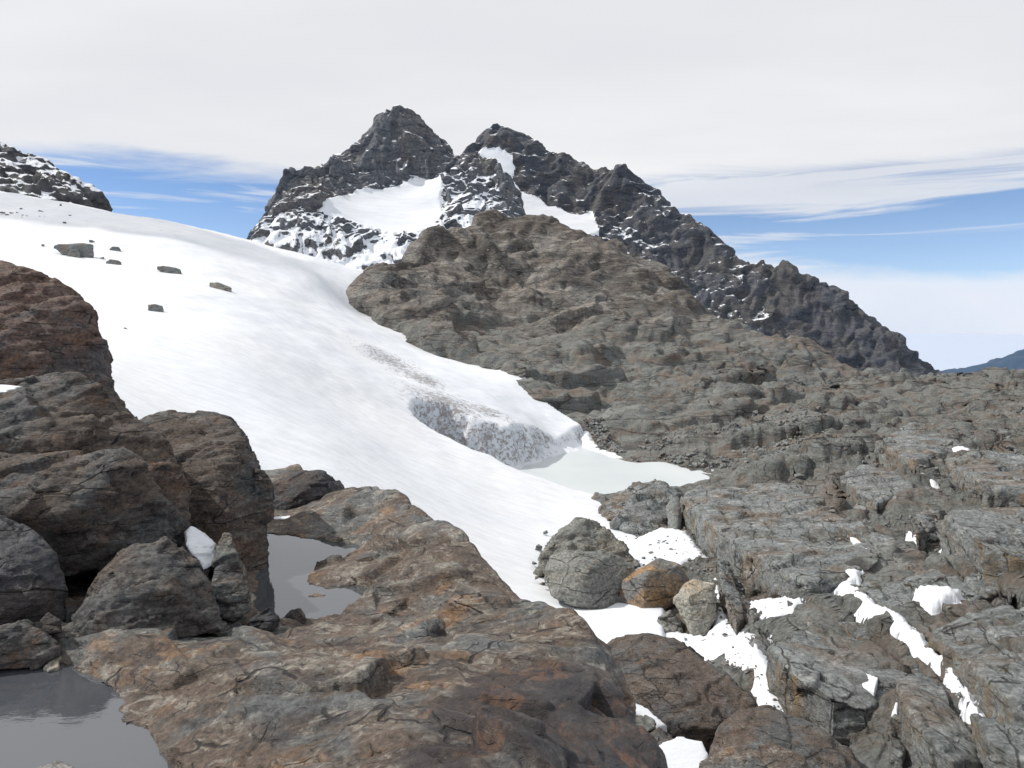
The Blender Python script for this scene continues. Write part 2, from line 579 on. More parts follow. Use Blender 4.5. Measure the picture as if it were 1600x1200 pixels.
def joint_colour(m):
    """dirt-filled long joints of the right-hand slabs"""
    nt = m.node_tree
    b = [n for n in nt.nodes if n.type == 'BSDF_PRINCIPLED'][0]
    src = b.inputs['Base Color'].links[0].from_socket
    pos = [n for n in nt.nodes if n.type == 'NEW_GEOMETRY'][0].outputs['Position']
    sp = N(nt, 'ShaderNodeSeparateXYZ')
    setin(nt, sp, 0, pos)
    u = mth(nt, 'SUBTRACT', mth(nt, 'MULTIPLY', sp.outputs[0], 0.975), mth(nt, 'MULTIPLY', sp.outputs[1], 0.22))
    u = mth(nt, 'ADD', u, mth(nt, 'MULTIPLY', noise(nt, pos, 0.14, 5, 0.6), 3.2))
    fr = mth(nt, 'ABSOLUTE', mth(nt, 'SUBTRACT', mth(nt, 'FRACT', mth(nt, 'DIVIDE', u, 1.15)), 0.5))
    ln = mth(nt, 'MULTIPLY', sstep(nt, fr, 0.055, 0.012), sstep(nt, noise(nt, vmul(nt, pos, (1, 0.35, 1)), 0.45, 4, 0.6), 0.47, 0.56))
    ln = mth(nt, 'MULTIPLY', ln, sstep(nt, sp.outputs[1], 120.0, 90.0))
    setin(nt, b, 'Base Color', mixc(nt, mth(nt, 'MULTIPLY', ln, 0.85), src, (0.028, 0.025, 0.022)))


def dark_flank(m):
    """darker tone with rusty breaks over the ledge's near right flank"""
    nt = m.node_tree
    b = [n for n in nt.nodes if n.type == 'BSDF_PRINCIPLED'][0]
    src = b.inputs['Base Color'].links[0].from_socket
    pos = [n for n in nt.nodes if n.type == 'NEW_GEOMETRY'][0].outputs['Position']
    sp = N(nt, 'ShaderNodeSeparateXYZ')
    setin(nt, sp, 0, pos)
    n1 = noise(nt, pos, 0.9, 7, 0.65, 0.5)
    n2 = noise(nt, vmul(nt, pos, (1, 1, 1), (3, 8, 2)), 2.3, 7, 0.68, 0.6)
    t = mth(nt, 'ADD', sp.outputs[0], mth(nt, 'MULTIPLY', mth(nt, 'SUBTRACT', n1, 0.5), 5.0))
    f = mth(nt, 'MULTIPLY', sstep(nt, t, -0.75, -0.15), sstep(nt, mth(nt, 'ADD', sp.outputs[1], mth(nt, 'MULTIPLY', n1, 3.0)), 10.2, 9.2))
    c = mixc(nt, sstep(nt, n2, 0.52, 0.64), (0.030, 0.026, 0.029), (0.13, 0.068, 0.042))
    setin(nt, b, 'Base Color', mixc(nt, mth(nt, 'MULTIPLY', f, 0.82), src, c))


dark_flank(M_BACK)
joint_colour(M_SLAB)
M_RED = rock_mat('reddish_boulder_rock', 0.9, (0.09, 0.085, 0.085), (0.115, 0.072, 0.056), (0.155, 0.088, 0.058), (0.03, 0.024, 0.026),
                 0.6, 0.95, moss=0.1, rough=0.75, gain=1.05, bump=1.0, pale=0.35, light=(0.23, 0.19, 0.165))
M_BLACK = rock_mat('dark_wet_boulder_rock', 1.1, (0.05, 0.052, 0.058), (0.05, 0.04, 0.037), (0.09, 0.055, 0.04), (0.017, 0.016, 0.018),
                   0.35, 0.5, rough=0.62, gain=1.2, bump=1.0, pale=0.3, light=(0.12, 0.12, 0.125))
M_STONE = rock_mat('loose_stone_rock', 0.8, (0.15, 0.16, 0.16), (0.15, 0.125, 0.105), (0.18, 0.12, 0.08), (0.05, 0.047, 0.046),
                   0.35, 0.45, gain=1.15, bump=0.5, pale=0.4)
M_SNOW = snow_mat('snow', 1.0)
M_GLACIER = snow_mat('glacier_snow', 1.0, dirty=True)
M_FIRN = snow_mat('far_snow', 12.0)


def lake_material():
    m, nt, b = new_mat('lake_ice')
    geo = N(nt, 'ShaderNodeNewGeometry')
    pos = geo.outputs['Position']
    a = noise(nt, pos, 0.035, 5, 0.55, 0.4)
    c = noise(nt, pos, 0.6, 5, 0.6)
    col = mixc(nt, sstep(nt, a, 0.35, 0.65), (0.47, 0.51, 0.53), (0.55, 0.582, 0.595))
    col = mixc(nt, sstep(nt, c, 0.3, 0.7, 0.0, 0.12), col, (0.45, 0.5, 0.5))
    setin(nt, b, 'Base Color', col)
    b.inputs['Roughness'].default_value = 0.42
    return m


def water_material():
    m, nt, b = new_mat('pool_water')
    geo = N(nt, 'ShaderNodeNewGeometry')
    pos = geo.outputs['Position']
    w = noise(nt, vmul(nt, pos, (1, 2.2, 1)), 5.0, 4, 0.55)
    setin(nt, b, 'Base Color', (0.058, 0.064, 0.074))
    b.inputs['Roughness'].default_value = 0.02
    b.inputs['IOR'].default_value = 1.7
    b.inputs['Specular IOR Level'].default_value = 0.9
    bp = N(nt, 'ShaderNodeBump')
    setin(nt, bp, 'Height', w)
    bp.inputs['Strength'].default_value = 0.08
    bp.inputs['Distance'].default_value = 0.012
    nt.links.new(bp.outputs[0], b.inputs['Normal'])
    return m


M_LAKE = lake_material()
M_WATER = water_material()

# ------------------------------------------------------------------ far mountains
def behind(pts, *steps):
    out = []
    for (px, py, d) in pts:
        for dy, k in steps:
            out.append((px, py + dy, d * k))
    return out


def split_mesh(V, mask, name_a, mat_a, name_b, mat_b, label_a, label_b, attrs=None):
    """faces where mask holds become a second object"""
    nr, nc = V.shape[:2]
    F = grid_faces(nr, nc)
    vv = V.reshape(-1, 3)
    mk = mask.ravel()[F].mean(1) > 0.5
    out = []
    for nm, mat, lab, sel in ((name_a, mat_a, label_a, ~mk), (name_b, mat_b, label_b, mk)):
        f = F[sel]
        if len(f) == 0:
            continue
        used = np.zeros(len(vv), bool)
        used[f.ravel()] = True
        idx = np.cumsum(used) - 1
        me = mesh_arrays(nm, vv[used], idx[f])
        if attrs:
            for k, a in attrs.items():
                at = me.attributes.new(k, 'FLOAT', 'POINT')
                at.data.foreach_set('value', a.ravel()[used].astype(np.float32))
        out.append(obj(nm, me, mat, lab, kind='structure'))
    return out


sky1 = [(372, 402, 930), (390, 370, 950), (402, 352, 955), (425, 325, 962), (434, 300, 966), (441, 280, 970), (455, 266, 975),
        (478, 262, 980), (498, 272, 985), (512, 268, 995), (528, 258, 1005), (548, 250, 1012), (566, 232, 1020), (578, 222, 1026),
        (585, 204, 1030), (590, 190, 1034), (602, 178, 1036), (615, 171, 1040), (630, 178, 1040), (640, 187, 1042), (657, 185, 1045),
        (670, 194, 1045), (682, 210, 1048), (692, 228, 1050), (702, 242, 1050), (722, 246, 1040), (742, 247, 1035), (762, 252, 1030),
        (785, 266, 1020), (800, 285, 1010), (812, 312, 1000), (822, 340, 990), (845, 400, 970)]
c1 = sky1 + behind(sky1, (60, 1.07), (200, 1.2)) + [
    (428, 326, 925), (460, 322, 930), (490, 322, 935), (470, 290, 958),
    (385, 395, 890), (410, 375, 895), (450, 365, 900), (500, 345, 918), (450, 410, 870), (520, 395, 885), (590, 382, 892), (560, 420, 855),
    (640, 402, 872), (700, 385, 895),
    (515, 322, 945), (540, 308, 972), (570, 298, 988), (620, 288, 1004), (688, 277, 1012), (580, 330, 955), (640, 325, 968), (686, 330, 962),
    (620, 364, 918), (560, 348, 934), (665, 358, 925), (550, 275, 1000), (600, 230, 1022), (640, 235, 1026), (680, 245, 1030),
    (700, 268, 1002), (702, 330, 938), (735, 295, 980), (760, 345, 935), (800, 345, 950), (695, 365, 908), (770, 290, 990),
    (350, 480, 820), (450, 480, 800), (600, 480, 800), (800, 450, 850), (850, 480, 850)]
F1 = Field(c1, 9.0)


def mountain_disp(L, amp=1.0, off=0.0):
    def fn(P):
        Q = P * np.array([1, 1, 0.40], np.float32)
        W = Q + 0.35 * L * np.stack([pn(P / L + 5.1), pn(P / L + 31.7), pn(P / L + 77.3)], 1)
        d = -0.24 * L * billow(W / (1.0 * L), 4, 0.5, off)
        v1, e1 = facets((W @ FOL.T) * np.array([0.9, 0.9, 1.5], np.float32) / (0.75 * L), off)
        v2, e2 = facets((W @ FOL.T) * np.array([0.8, 1, 1.6], np.float32) / (0.27 * L), off + 11)
        d += 0.40 * L * v1 - 0.05 * L * np.clip(1 - e1 / 0.08, 0, 1)
        v3, e3 = facets(W / (0.11 * L), off + 23)
        d += 0.19 * L * v2 + 0.045 * L * v3
        d += 0.030 * L * fbm(P / (0.11 * L), 3, 0.6, off)
        return amp * d
    return fn


V, PX, D = patch(F1, 330, 880, np.concatenate([np.linspace(800, 900, 50, endpoint=False), np.linspace(900, 1062, 260, endpoint=False), np.linspace(1062, 1180, 16)]), 430)
bowl = [(497, 330), (512, 312), (540, 305), (558, 296), (590, 298), (615, 288), (640, 283), (690, 274), (692, 300), (690, 335), (682, 352), (650, 364),
        (615, 367), (585, 360), (560, 352), (530, 342), (508, 335)]
bw = [P3(a, b, F1.hit(a, b, 0, 880, 1045))[:2] for a, b in bowl]
wig = 3.0 * fbm(V.reshape(-1, 3) / 18.0, 4).reshape(PX.shape)
sd = np.where(in_poly(V[..., 0], V[..., 1], bw), 1, -1) * poly_dist(V[..., 0], V[..., 1], bw) + wig
snowm = np.clip(sd / 6.0 + 0.5, 0, 1)
Vr = displace(V, mountain_disp(32, 0.9, 14))
Vs = V + np.array([0, 0, 2.0])
Vf = Vr * (1 - snowm[..., None]) + Vs * snowm[..., None]
dust = np.clip((V[..., 2] * 0 + (950 - D) / 90.0), 0.10, 0.5) + 0.25 * ((PX > 690) & (PX < 780) & (D < 1000))
split_mesh(Vf, snowm > 0.5, 'mountain', M_PEAK, 'snowfield', M_FIRN, 'jagged dark twin-topped peak dusted with snow above the glacier',
           'smooth white snowfield in the bowl below the left summit', {'dust': box_blur(dust, 4)})

sky2 = [(700, 300, 1290), (722, 262, 1297), (735, 242, 1300), (745, 226, 1310), (758, 206, 1320), (772, 194, 1328), (782, 192, 1330), (795, 199, 1326),
        (808, 210, 1322), (825, 217, 1320), (842, 226, 1314), (850, 230, 1310), (868, 239, 1304), (885, 243, 1300), (905, 256, 1290), (925, 266, 1280),
        (945, 270, 1268), (962, 264, 1260), (978, 268, 1255), (992, 277, 1250), (1010, 290, 1240), (1030, 309, 1225), (1045, 320, 1212), (1062, 328, 1200),
        (1090, 345, 1180), (1105, 358, 1168), (1122, 378, 1158), (1138, 398, 1150), (1148, 406, 1140), (1180, 415, 1120), (1208, 415, 1108),
        (1232, 419, 1100), (1250, 437, 1090), (1275, 440, 1084), (1298, 442, 1078), (1312, 456, 1070), (1330, 478, 1055), (1350, 497, 1045),
        (1372, 512, 1036), (1388, 524, 1030), (1408, 530, 1022), (1425, 548, 1012), (1445, 570, 1003), (1470, 588, 990), (1495, 602, 980),
        (1560, 640, 960), (1650, 690, 940)]
c2 = sky2 + behind(sky2, (60, 1.06), (220, 1.2)) + [
    (760, 240, 1292), (800, 262, 1272), (790, 300, 1240), (830, 305, 1236), (820, 335, 1205), (870, 332, 1210), (930, 345, 1196), (920, 370, 1165), (850, 360, 1175),
    (840, 270, 1275), (900, 300, 1250), (960, 320, 1225), (980, 370, 1170), (1030, 370, 1180), (1080, 410, 1140),
    (1130, 450, 1095), (1190, 450, 1085), (1240, 480, 1062), (1300, 500, 1045), (1360, 545, 1010),
    (780, 400, 1120), (900, 420, 1110), (1000, 450, 1070), (1100, 500, 1035), (1200, 545, 1005), (1300, 580, 980), (1400, 600, 960), (1500, 625, 940),
    (700, 420, 1100), (900, 520, 1000), (1200, 640, 900), (1500, 700, 850)]
F2 = Field(c2, 9.0)
V, PX, D = patch(F2, 690, 1640, np.concatenate([np.linspace(890, 960, 24, endpoint=False), np.linspace(960, 1340, 290, endpoint=False), np.linspace(1340, 1480, 12)]), 480)
strip = [(738, 240), (748, 236), (770, 232), (790, 238), (800, 246), (806, 262), (802, 280), (815, 300), (832, 306), (850, 318), (880, 330), (905, 336), (925, 334), (935, 350), (936, 368),
         (900, 372), (840, 362), (800, 340), (780, 300), (775, 272), (760, 250)]
st = [P3(a, b, F2.hit(a, b, 0, 1000, 1325))[:2] for a, b in strip]
wig = 3.0 * fbm(V.reshape(-1, 3) / 20.0, 4).reshape(PX.shape)
sd = np.where(in_poly(V[..., 0], V[..., 1], st), 1, -1) * poly_dist(V[..., 0], V[..., 1], st) + wig
snowm = np.clip(sd / 6.0 + 0.5, 0, 1)
Vr = displace(V, mountain_disp(42, 0.9, 50))
Vf = Vr * (1 - snowm[..., None]) + (V + np.array([0, 0, 2.0])) * snowm[..., None]
dust = np.where(PX < 1200, 0.02, -0.25) - np.clip((PX - 1200) / 800, 0, 0.4)
split_mesh(Vf, snowm > 0.5, 'mountain', M_RIDGE, 'snowfield', M_FIRN, 'dark pointed peak with a long jagged ridge falling to the right',
           'narrow white snow tongue running down beside the right summit', {'dust': dust})

sky0 = [(-160, 150, 262), (-60, 195, 268), (0, 222, 270), (22, 236, 270), (32, 243, 270), (46, 240, 270), (58, 250, 270), (78, 258, 270), (100, 274, 269), (125, 288, 267),
        (145, 297, 264), (157, 306, 262), (161, 320, 259), (166, 350, 257)]
c0 = sky0 + behind(sky0, (40, 1.1), (120, 1.3)) + [(-160, 280, 225), (0, 300, 228), (60, 312, 230), (110, 322, 233), (150, 330, 240), (180, 390, 240),
                                                 (-160, 220, 245), (0, 260, 250), (60, 280, 252), (120, 305, 250), (-160, 400, 200), (0, 400, 200), (170, 440, 200)]
F0 = Field(c0, 8.0)
V, PX, D = patch(F0, -200, 172, np.concatenate([np.linspace(205, 275, 130, endpoint=False), np.linspace(275, 340, 12)]), 200)
Vf = displace(V, mountain_disp(9, 0.9, 90))
split_mesh(Vf, np.zeros(PX.shape), 'rocky_spur', M_RIDGE, 'x', None, 'dark rocky spur veined with snow at the upper left skyline', '', {'dust': np.full(PX.shape, 0.13)})

# far blue hills
skyh = [(1380, 600, 9000), (1440, 590, 9000), (1478, 580, 9000), (1492, 576, 9000), (1504, 579, 9000), (1520, 578, 9000), (1538, 570, 9000), (1549, 561, 9000), (1556, 561, 9000), (1562, 566, 9000),
        (1580, 557, 9000), (1600, 549, 9000), (1680, 520, 9000), (1800, 540, 9000), (1900, 570, 9000)]
ch = skyh + behind(skyh, (40, 1.12), (90, 1.3)) + [(px, py + 60, 7600) for px, py, d in skyh] + [(px, py + 130, 6500) for px, py, d in skyh]
FH = Field(ch, 9.0)
V, PX, D = patch(FH, 1380, 1900, np.linspace(6600, 10800, 90), 200)
Vf = displace(V, mountain_disp(420, 0.35, 20))
m_far, nt_, b_ = new_mat('hazy_far_forest')
setin(nt_, b_, 'Base Color', (0.022, 0.036, 0.045))  # forest tone with some blue of the distant haze mixed into it
b_.inputs['Roughness'].default_value = 0.95
obj('distant_hills', mesh_arrays('distant_hills', Vf.reshape(-1, 3), grid_faces(*PX.shape)), m_far, 'distant blue hills beyond the right end of the ridge', kind='structure')

# ------------------------------------------------------------------ valley and brown hill
LAKE_Z = -18.0
skyt = [(480, 540, 190), (520, 510, 190), (546, 468, 190), (562, 430, 194), (585, 421, 198), (620, 417, 200), (645, 395, 222), (668, 375, 238), (700, 362, 247), (740, 349, 255), (790, 342, 262),
        (825, 337, 265), (850, 342, 264), (880, 356, 262), (920, 368, 258), (940, 378, 255), (965, 388, 250), (990, 402, 242), (1010, 418, 236), (1040, 440, 230), (1085, 460, 220),
        (1130, 484, 212), (1180, 510, 205), (1250, 548, 190), (1310, 571, 175), (1370, 589, 162), (1440, 600, 150), (1500, 599, 146), (1540, 589, 148),
        (1570, 586, 150), (1600, 588, 150), (1700, 585, 150), (1850, 590, 150)]
ct = skyt + behind(skyt, (60, 1.18), (170, 1.5)) + [
    (480, 530, 185), (600, 545, 150), (680, 590, 130), (750, 650, 112), (800, 700, 102), (850, 735, 95),
    (555, 470, 182), (600, 500, 168), (640, 455, 186), (690, 480, 174), (680, 540, 148), (760, 566, 139), (810, 578, 130), (850, 622, 118), (885, 660, 109),
    (750, 500, 182), (830, 490, 192), (780, 440, 215), (850, 540, 158), (900, 500, 180), (900, 430, 222), (880, 600, 130),
    (905, 696, 104.5), (945, 711, 98), (1000, 724, 92.5), (1060, 729, 90), (1108, 739, 86.5), (1055, 762, 78.5), (980, 772, 75.5), (925, 777, 74),
    (900, 770, 86), (960, 765, 88), (1020, 755, 90), (850, 790, 80),
    (950, 655, 110), (950, 600, 132), (950, 540, 162), (950, 475, 198), (950, 430, 226),
    (1100, 695, 97), (1100, 645, 114), (1100, 595, 137), (1100, 550, 166), (1100, 508, 192), (1020, 670, 107), (1020, 600, 134), (1020, 520, 180),
    (1200, 720, 80), (1200, 660, 103), (1200, 600, 135), (1200, 560, 163),
    (1300, 620, 128), (1300, 680, 92), (1300, 740, 70), (1300, 800, 55), (1300, 900, 40), (1300, 1000, 31), (1300, 1100, 25.8), (1300, 1250, 20.5),
    (1450, 640, 110), (1450, 720, 68), (1450, 850, 41), (1450, 1000, 28.5), (1450, 1200, 20.3),
    (1600, 650, 92), (1600, 750, 54), (1600, 900, 33), (1600, 1050, 23.5), (1600, 1250, 17.2), (1850, 650, 88), (1850, 900, 32), (1850, 1250, 16.5),
    (1100, 790, 68.5), (1100, 850, 54), (1100, 900, 45.5), (1100, 1000, 34.8), (1100, 1100, 28.2), (1100, 1250, 22),
    (900, 815, 63.5), (900, 900, 47.5), (900, 1000, 37.5), (900, 1250, 25), (700, 800, 62), (700, 1000, 37), (700, 1250, 25)]
FT = Field(ct, 3.2)
def margin(Y):
    """where the glacier ends against the hillside, as x for a given y"""
    return np.interp(Y, [100, 105.5, 111.5, 119, 135, 150, 168, 185], [12.5, 10.6, 7.0, 3.4, 0.3, -13.5, -28.0, -40.0])


JD = np.array([0.975, -0.22])           # across the joints


def valley_mod(X, Y, Z, PX):
    Z = Z - 5.0 * np.clip((margin(Y) - 1.5 - X) / 4.0, 0, 1) * np.clip((Y - 103) / 3, 0, 1) * np.clip((178 - Y) / 10, 0, 1)
    u = X * JD[0] + Y * JD[1]
    v = -X * JD[1] + Y * JD[0]
    pp = np.stack([u.ravel() / 7, v.ravel() / 16, 0 * u.ravel()], 1)
    w = (1.5 * fbm(pp, 3)).reshape(X.shape)
    near = np.clip((PX - 1080) / 120, 0, 1) * np.clip((110 - Y) / 50, 0, 1)
    s = (u + 2.5 * w) / 4.6
    fr = s - np.floor(s)
    am = 0.6 + 0.5 * np.sin(np.floor(s) * 12.9898) 
    saw = np.where(fr < 0.10, fr / 0.10, 1 - (fr - 0.10) / 0.90) 
    s2 = (v + 3.5 * w + 2 * np.floor(s)) / 7.5
    fr2 = s2 - np.floor(s2)
    saw2 = np.where(fr2 < 0.1, fr2 / 0.1, 1 - (fr2 - 0.1) / 0.9)
    fw = np.clip((Y - 42) / 30, 0, 1) * np.clip((PX - 1000) / 150, 0, 1) * np.clip((190 - Y) / 60, 0, 1)
    s3 = (u + 6.0 * w) / 12.5
    f3 = s3 - np.floor(s3)
    saw3 = np.where(f3 < 0.13, f3 / 0.13, 1 - (f3 - 0.13) / 0.87)
    s4 = (v + 9.0 * w + 5 * np.floor(s3)) / 17.0
    f4 = s4 - np.floor(s4)
    saw4 = np.where(f4 < 0.12, f4 / 0.12, 1 - (f4 - 0.12) / 0.88)
    a3 = 0.6 + 0.4 * np.sin(np.floor(s3) * 7.77)
    return Z + near * (0.7 * am * (saw - 0.5) + 0.4 * (saw2 - 0.5)) + fw * (0.9 * a3 * (saw3 - 0.5) + 0.55 * (saw4 - 0.5))


rows = np.exp(np.concatenate([np.linspace(math.log(15.5), math.log(75), 210, endpoint=False), np.linspace(math.log(75), math.log(272), 330, endpoint=False),
                              np.linspace(math.log(272), math.log(420), 14)]))
TCOLS = 540
V, PX, D = patch(FT, 520, 1830, rows, TCOLS, valley_mod)


def hill_disp(P):
    far = np.clip((P[:, 1] - 60) / 90, 0, 1)
    a = rock_disp(P, 9.0, 0.8, 0, (0.40, 0.8, 1.1), FOLH)
    b = rock_disp(P, 2.8, 1.2, 40, (0.5, 0.9, 1.1), FOLH)
    c = rock_disp(P, 26.0, 0.7, 10, (0.5, 0.7, 1.0), FOLH)
    shore = np.clip((P[:, 2] - LAKE_Z + 0.2) / 3.0, 0.15, 1)
    return (0.50 * c * far * np.clip((P[:, 2] + 15) / 22, 0.10, 1) + a * (0.32 + 0.52 * far) + b * (0.42 + 0.24 * far) - 1.0 * far * crack((P @ FOLH.T) * np.array([0.010, 0.065, 0.065], np.float32), 0.045) - 0.5 * np.clip((95 - P[:, 1]) / 30, 0, 1) * np.clip((P[:, 0] - 10) / 6, 0, 1) * joint_lines(P, 0.16)) * shore


V = displace(V, hill_disp)
TROWS = rows.copy()
terrain = obj('terrain', mesh_arrays('terrain', V.reshape(-1, 3), grid_faces(*PX.shape)), None, 'brown and grey bare rock hillside rising from the frozen lake', kind='structure')
TERR = V


def terrain_material():
    """brown hill rock far off, grey slab rock near the valley floor, scree by the lake"""
    m = M_HILL.copy()
    m.name = 'valley_rock'
    nt = m.node_tree
    b = [n for n in nt.nodes if n.type == 'BSDF_PRINCIPLED'][0]
    src = b.inputs['Base Color'].links[0].from_socket
    geo = [n for n in nt.nodes if n.type == 'NEW_GEOMETRY'][0]
    pos = geo.outputs['Position']
    sp = N(nt, 'ShaderNodeSeparateXYZ')
    setin(nt, sp, 0, pos)
    fol = vmul(nt, pos, (0.6, 0.9, 2.6), (0, 0, 0), (-0.45, -0.35, -0.3))
    # green-grey rock towards the valley, in the outcrop's own pattern
    gn = noise(nt, pos, 0.045, 4, 0.6, 0.5)
    up = mth(nt, 'ADD', sp.outputs[2], mth(nt, 'MULTIPLY', mth(nt, 'SUBTRACT', gn, 0.5), 34.0))
    f = sstep(nt, up, 8.0, -9.0)
    n1 = noise(nt, fol, 0.55, 8, 0.68, 0.4)
    n2 = noise(nt, pos, 0.30, 7, 0.66, 0.8)
    n3 = noise(nt, pos, 4.5, 6, 0.72)
    col = mixc(nt, sstep(nt, n2, 0.46, 0.62), (0.165, 0.178, 0.17), (0.155, 0.13, 0.108))
    col = mixc(nt, mth(nt, 'MULTIPLY', sstep(nt, n1, 0.50, 0.72), 0.55), col, (0.30, 0.315, 0.305))
    col = mixc(nt, mth(nt, 'MULTIPLY', sstep(nt, n1, 0.46, 0.30), 0.75), col, (0.05, 0.047, 0.043))
    ck2 = mth(nt, 'MAXIMUM', crack_lines(nt, fol, 0.22, 0.022, 0.47), mth(nt, 'MULTIPLY', crack_lines(nt, fol, 0.8, 0.04, 0.50), 0.8))
    ck2 = mth(nt, 'MAXIMUM', ck2, mth(nt, 'MULTIPLY', crack_lines(nt, fol, 0.085, 0.03, 0.44, 0.35), 0.9))
    col = mixc(nt, 1.0, col, sstep(nt, n3, 0.30, 0.72, 0.48, 1.32), 'MULTIPLY')
    bign = noise(nt, vmul(nt, pos, (1, 1, 1.6), (11, 3, 5)), 0.028, 6, 0.6, 0.8)
    src = mixc(nt, mth(nt, 'MULTIPLY', sstep(nt, bign, 0.51, 0.38), 0.75), src, (0.055, 0.046, 0.038))
    src = mixc(nt, mth(nt, 'MULTIPLY', sstep(nt, bign, 0.54, 0.66), 0.45), src, (0.27, 0.25, 0.225))
    beds = vmul(nt, pos, (0.45, 1.0, 1.5), (0, 0, 0), (0.25, 0.45, -0.45))
    hn = noise(nt, beds, 0.17, 9, 0.74, 0.5)
    hn2 = noise(nt, vmul(nt, beds, (1, 1, 1), (13, 5, 2)), 0.55, 8, 0.72, 0.5)
    crest = mth(nt, 'ADD', sp.outputs[2], mth(nt, 'MULTIPLY', mth(nt, 'SUBTRACT', gn, 0.5), 40.0))
    src = mixc(nt, sstep(nt, crest, 18.0, 32.0, 0.0, 0.6), src, (0.085, 0.068, 0.054))
    src = mixc(nt, mth(nt, 'MULTIPLY', sstep(nt, hn, 0.53, 0.62), 0.60), src, (0.33, 0.305, 0.27))
    src = mixc(nt, mth(nt, 'MULTIPLY', sstep(nt, hn, 0.46, 0.38), 0.80), src, (0.042, 0.036, 0.031))
    src = mixc(nt, mth(nt, 'MULTIPLY', sstep(nt, hn2, 0.45, 0.36), 0.80), src, (0.032, 0.028, 0.025))
    src = mixc(nt, mth(nt, 'MULTIPLY', sstep(nt, hn2, 0.57, 0.66), 0.45), src, (0.36, 0.33, 0.295))
    midn = noise(nt, vmul(nt, fol, (1, 1, 1), (2, 9, 4)), 0.09, 7, 0.66, 0.6)
    col = mixc(nt, mth(nt, 'MULTIPLY', sstep(nt, midn, 0.53, 0.62), 0.55), col, (0.17, 0.12, 0.09))
    col = mixc(nt, mth(nt, 'MULTIPLY', sstep(nt, midn, 0.46, 0.36), 0.5), col, (0.26, 0.275, 0.265))
    out = mixc(nt, mth(nt, 'MULTIPLY', f, 0.85), src, col)
    out = mixc(nt, mth(nt, 'MULTIPLY', ck2, 0.8), out, (0.03, 0.027, 0.025))
    # scraps of snow caught in cracks high on the hill
    sc_ = noise(nt, vmul(nt, fol, (1, 1, 1), (7, 7, 1)), 0.55, 6, 0.7)
    hs = sstep(nt, sp.outputs[2], -4.0, 26.0, 0.0, 0.055)
    out = mixc(nt, sstep(nt, mth(nt, 'ADD', sc_, hs), 0.735, 0.755), out, (0.76, 0.78, 0.82))
    setin(nt, b, 'Base Color', out)
    return m


M_VALLEY = terrain_material()
joint_colour(M_VALLEY)
terrain.data.materials.append(M_VALLEY)
# lake ice
lk = [(845, 795), (880, 690), (905, 680), (960, 690), (1060, 715), (1125, 725), (1125, 755), (1075, 785), (950, 800)]
# plan outline, generously under the shores
me = bpy.data.meshes.new('lake')
bm = bmesh.new()
bm.faces.new([bm.verts.new((x, y, LAKE_Z)) for x, y in [(-16, 76), (-16, 104), (8, 112), (22, 104), (36, 93), (33, 78), (22, 70), (6, 66)][::-1]])
bm.to_mesh(me)
bm.free()
obj('lake', me, M_LAKE, 'small frozen lake with pale grey-green ice below the glacier', kind='structure')

# ------------------------------------------------------------------ glacier
skyg = [(-200, 280, 195), (-80, 290, 197), (0, 298, 200), (80, 311, 200), (160, 328, 200), (230, 342, 200), (300, 356, 200), (350, 366, 200), (390, 376, 200),
        (440, 389, 200), (500, 406, 199), (545, 419, 198), (570, 427, 196)]
cg = skyg + behind(skyg, (30, 1.2), (90, 1.5)) + [
    (-200, 370, 125), (0, 372, 135), (115, 398, 125), (265, 424, 118), (345, 450, 110), (430, 430, 155), (500, 440, 168), (450, 475, 118), (545, 480, 172), (600, 512, 160),
    (-200, 480, 62), (0, 480, 70), (100, 480, 78), (250, 500, 76), (400, 520, 82), (500, 535, 95), (600, 540, 122), (680, 552, 146), (760, 574, 137), (812, 582, 128),
    (842, 615, 118), (874, 642, 111), (914, 670, 105.5), (930, 700, 100),
    (600, 572, 105), (650, 600, 97), (690, 618, 95), (760, 645, 93), (830, 662, 97), (872, 684, 101.5), (760, 608, 109), (820, 630, 109),
    (660, 672, 78), (720, 706, 74), (780, 738, 71), (870, 773, 68.5), (940, 798, 65.5), (900, 830, 58.5), (850, 850, 53), (850, 930, 42), (950, 1000, 35.5), (1030, 962, 38),
    (600, 700, 63), (500, 700, 52), (420, 740, 44), (300, 640, 50), (200, 600, 50), (100, 600, 42), (-50, 580, 40), (550, 630, 75), (400, 600, 62),
    (700, 900, 40), (500, 850, 36), (300, 800, 32), (100, 720, 30), (-200, 700, 30), (800, 1200, 27), (500, 1200, 24), (1000, 1200, 27.5), (1050, 1100, 30.5),
    (990, 815, 64), (1060, 870, 53), (1080, 920, 45), (1100, 990, 37), (960, 900, 46.5)]
FG = Field(cg, 3.2)


def xy_at(px, py, z):
    d = -z * FOC / (py - EYE)
    return ((px - 800) / FOC * d, d)


# plan of the melt hollow: the ice cliff foot, then round under the near snow lobe
hollow = [xy_at(912, 692, LAKE_Z), xy_at(885, 699, LAKE_Z), xy_at(862, 706, LAKE_Z), xy_at(825, 716, LAKE_Z), xy_at(795, 728, LAKE_Z), (-3.2, 90), (-6.0, 90.5), (-8.8, 90.5), (-11.0, 89), (-12.2, 86.5),
          (-10.5, 82.0), (-6, 78.2), (0, 75.2), (5, 74.0), (9.5, 73), (14, 71), (40, 66), (46, 112), (14, 110)]


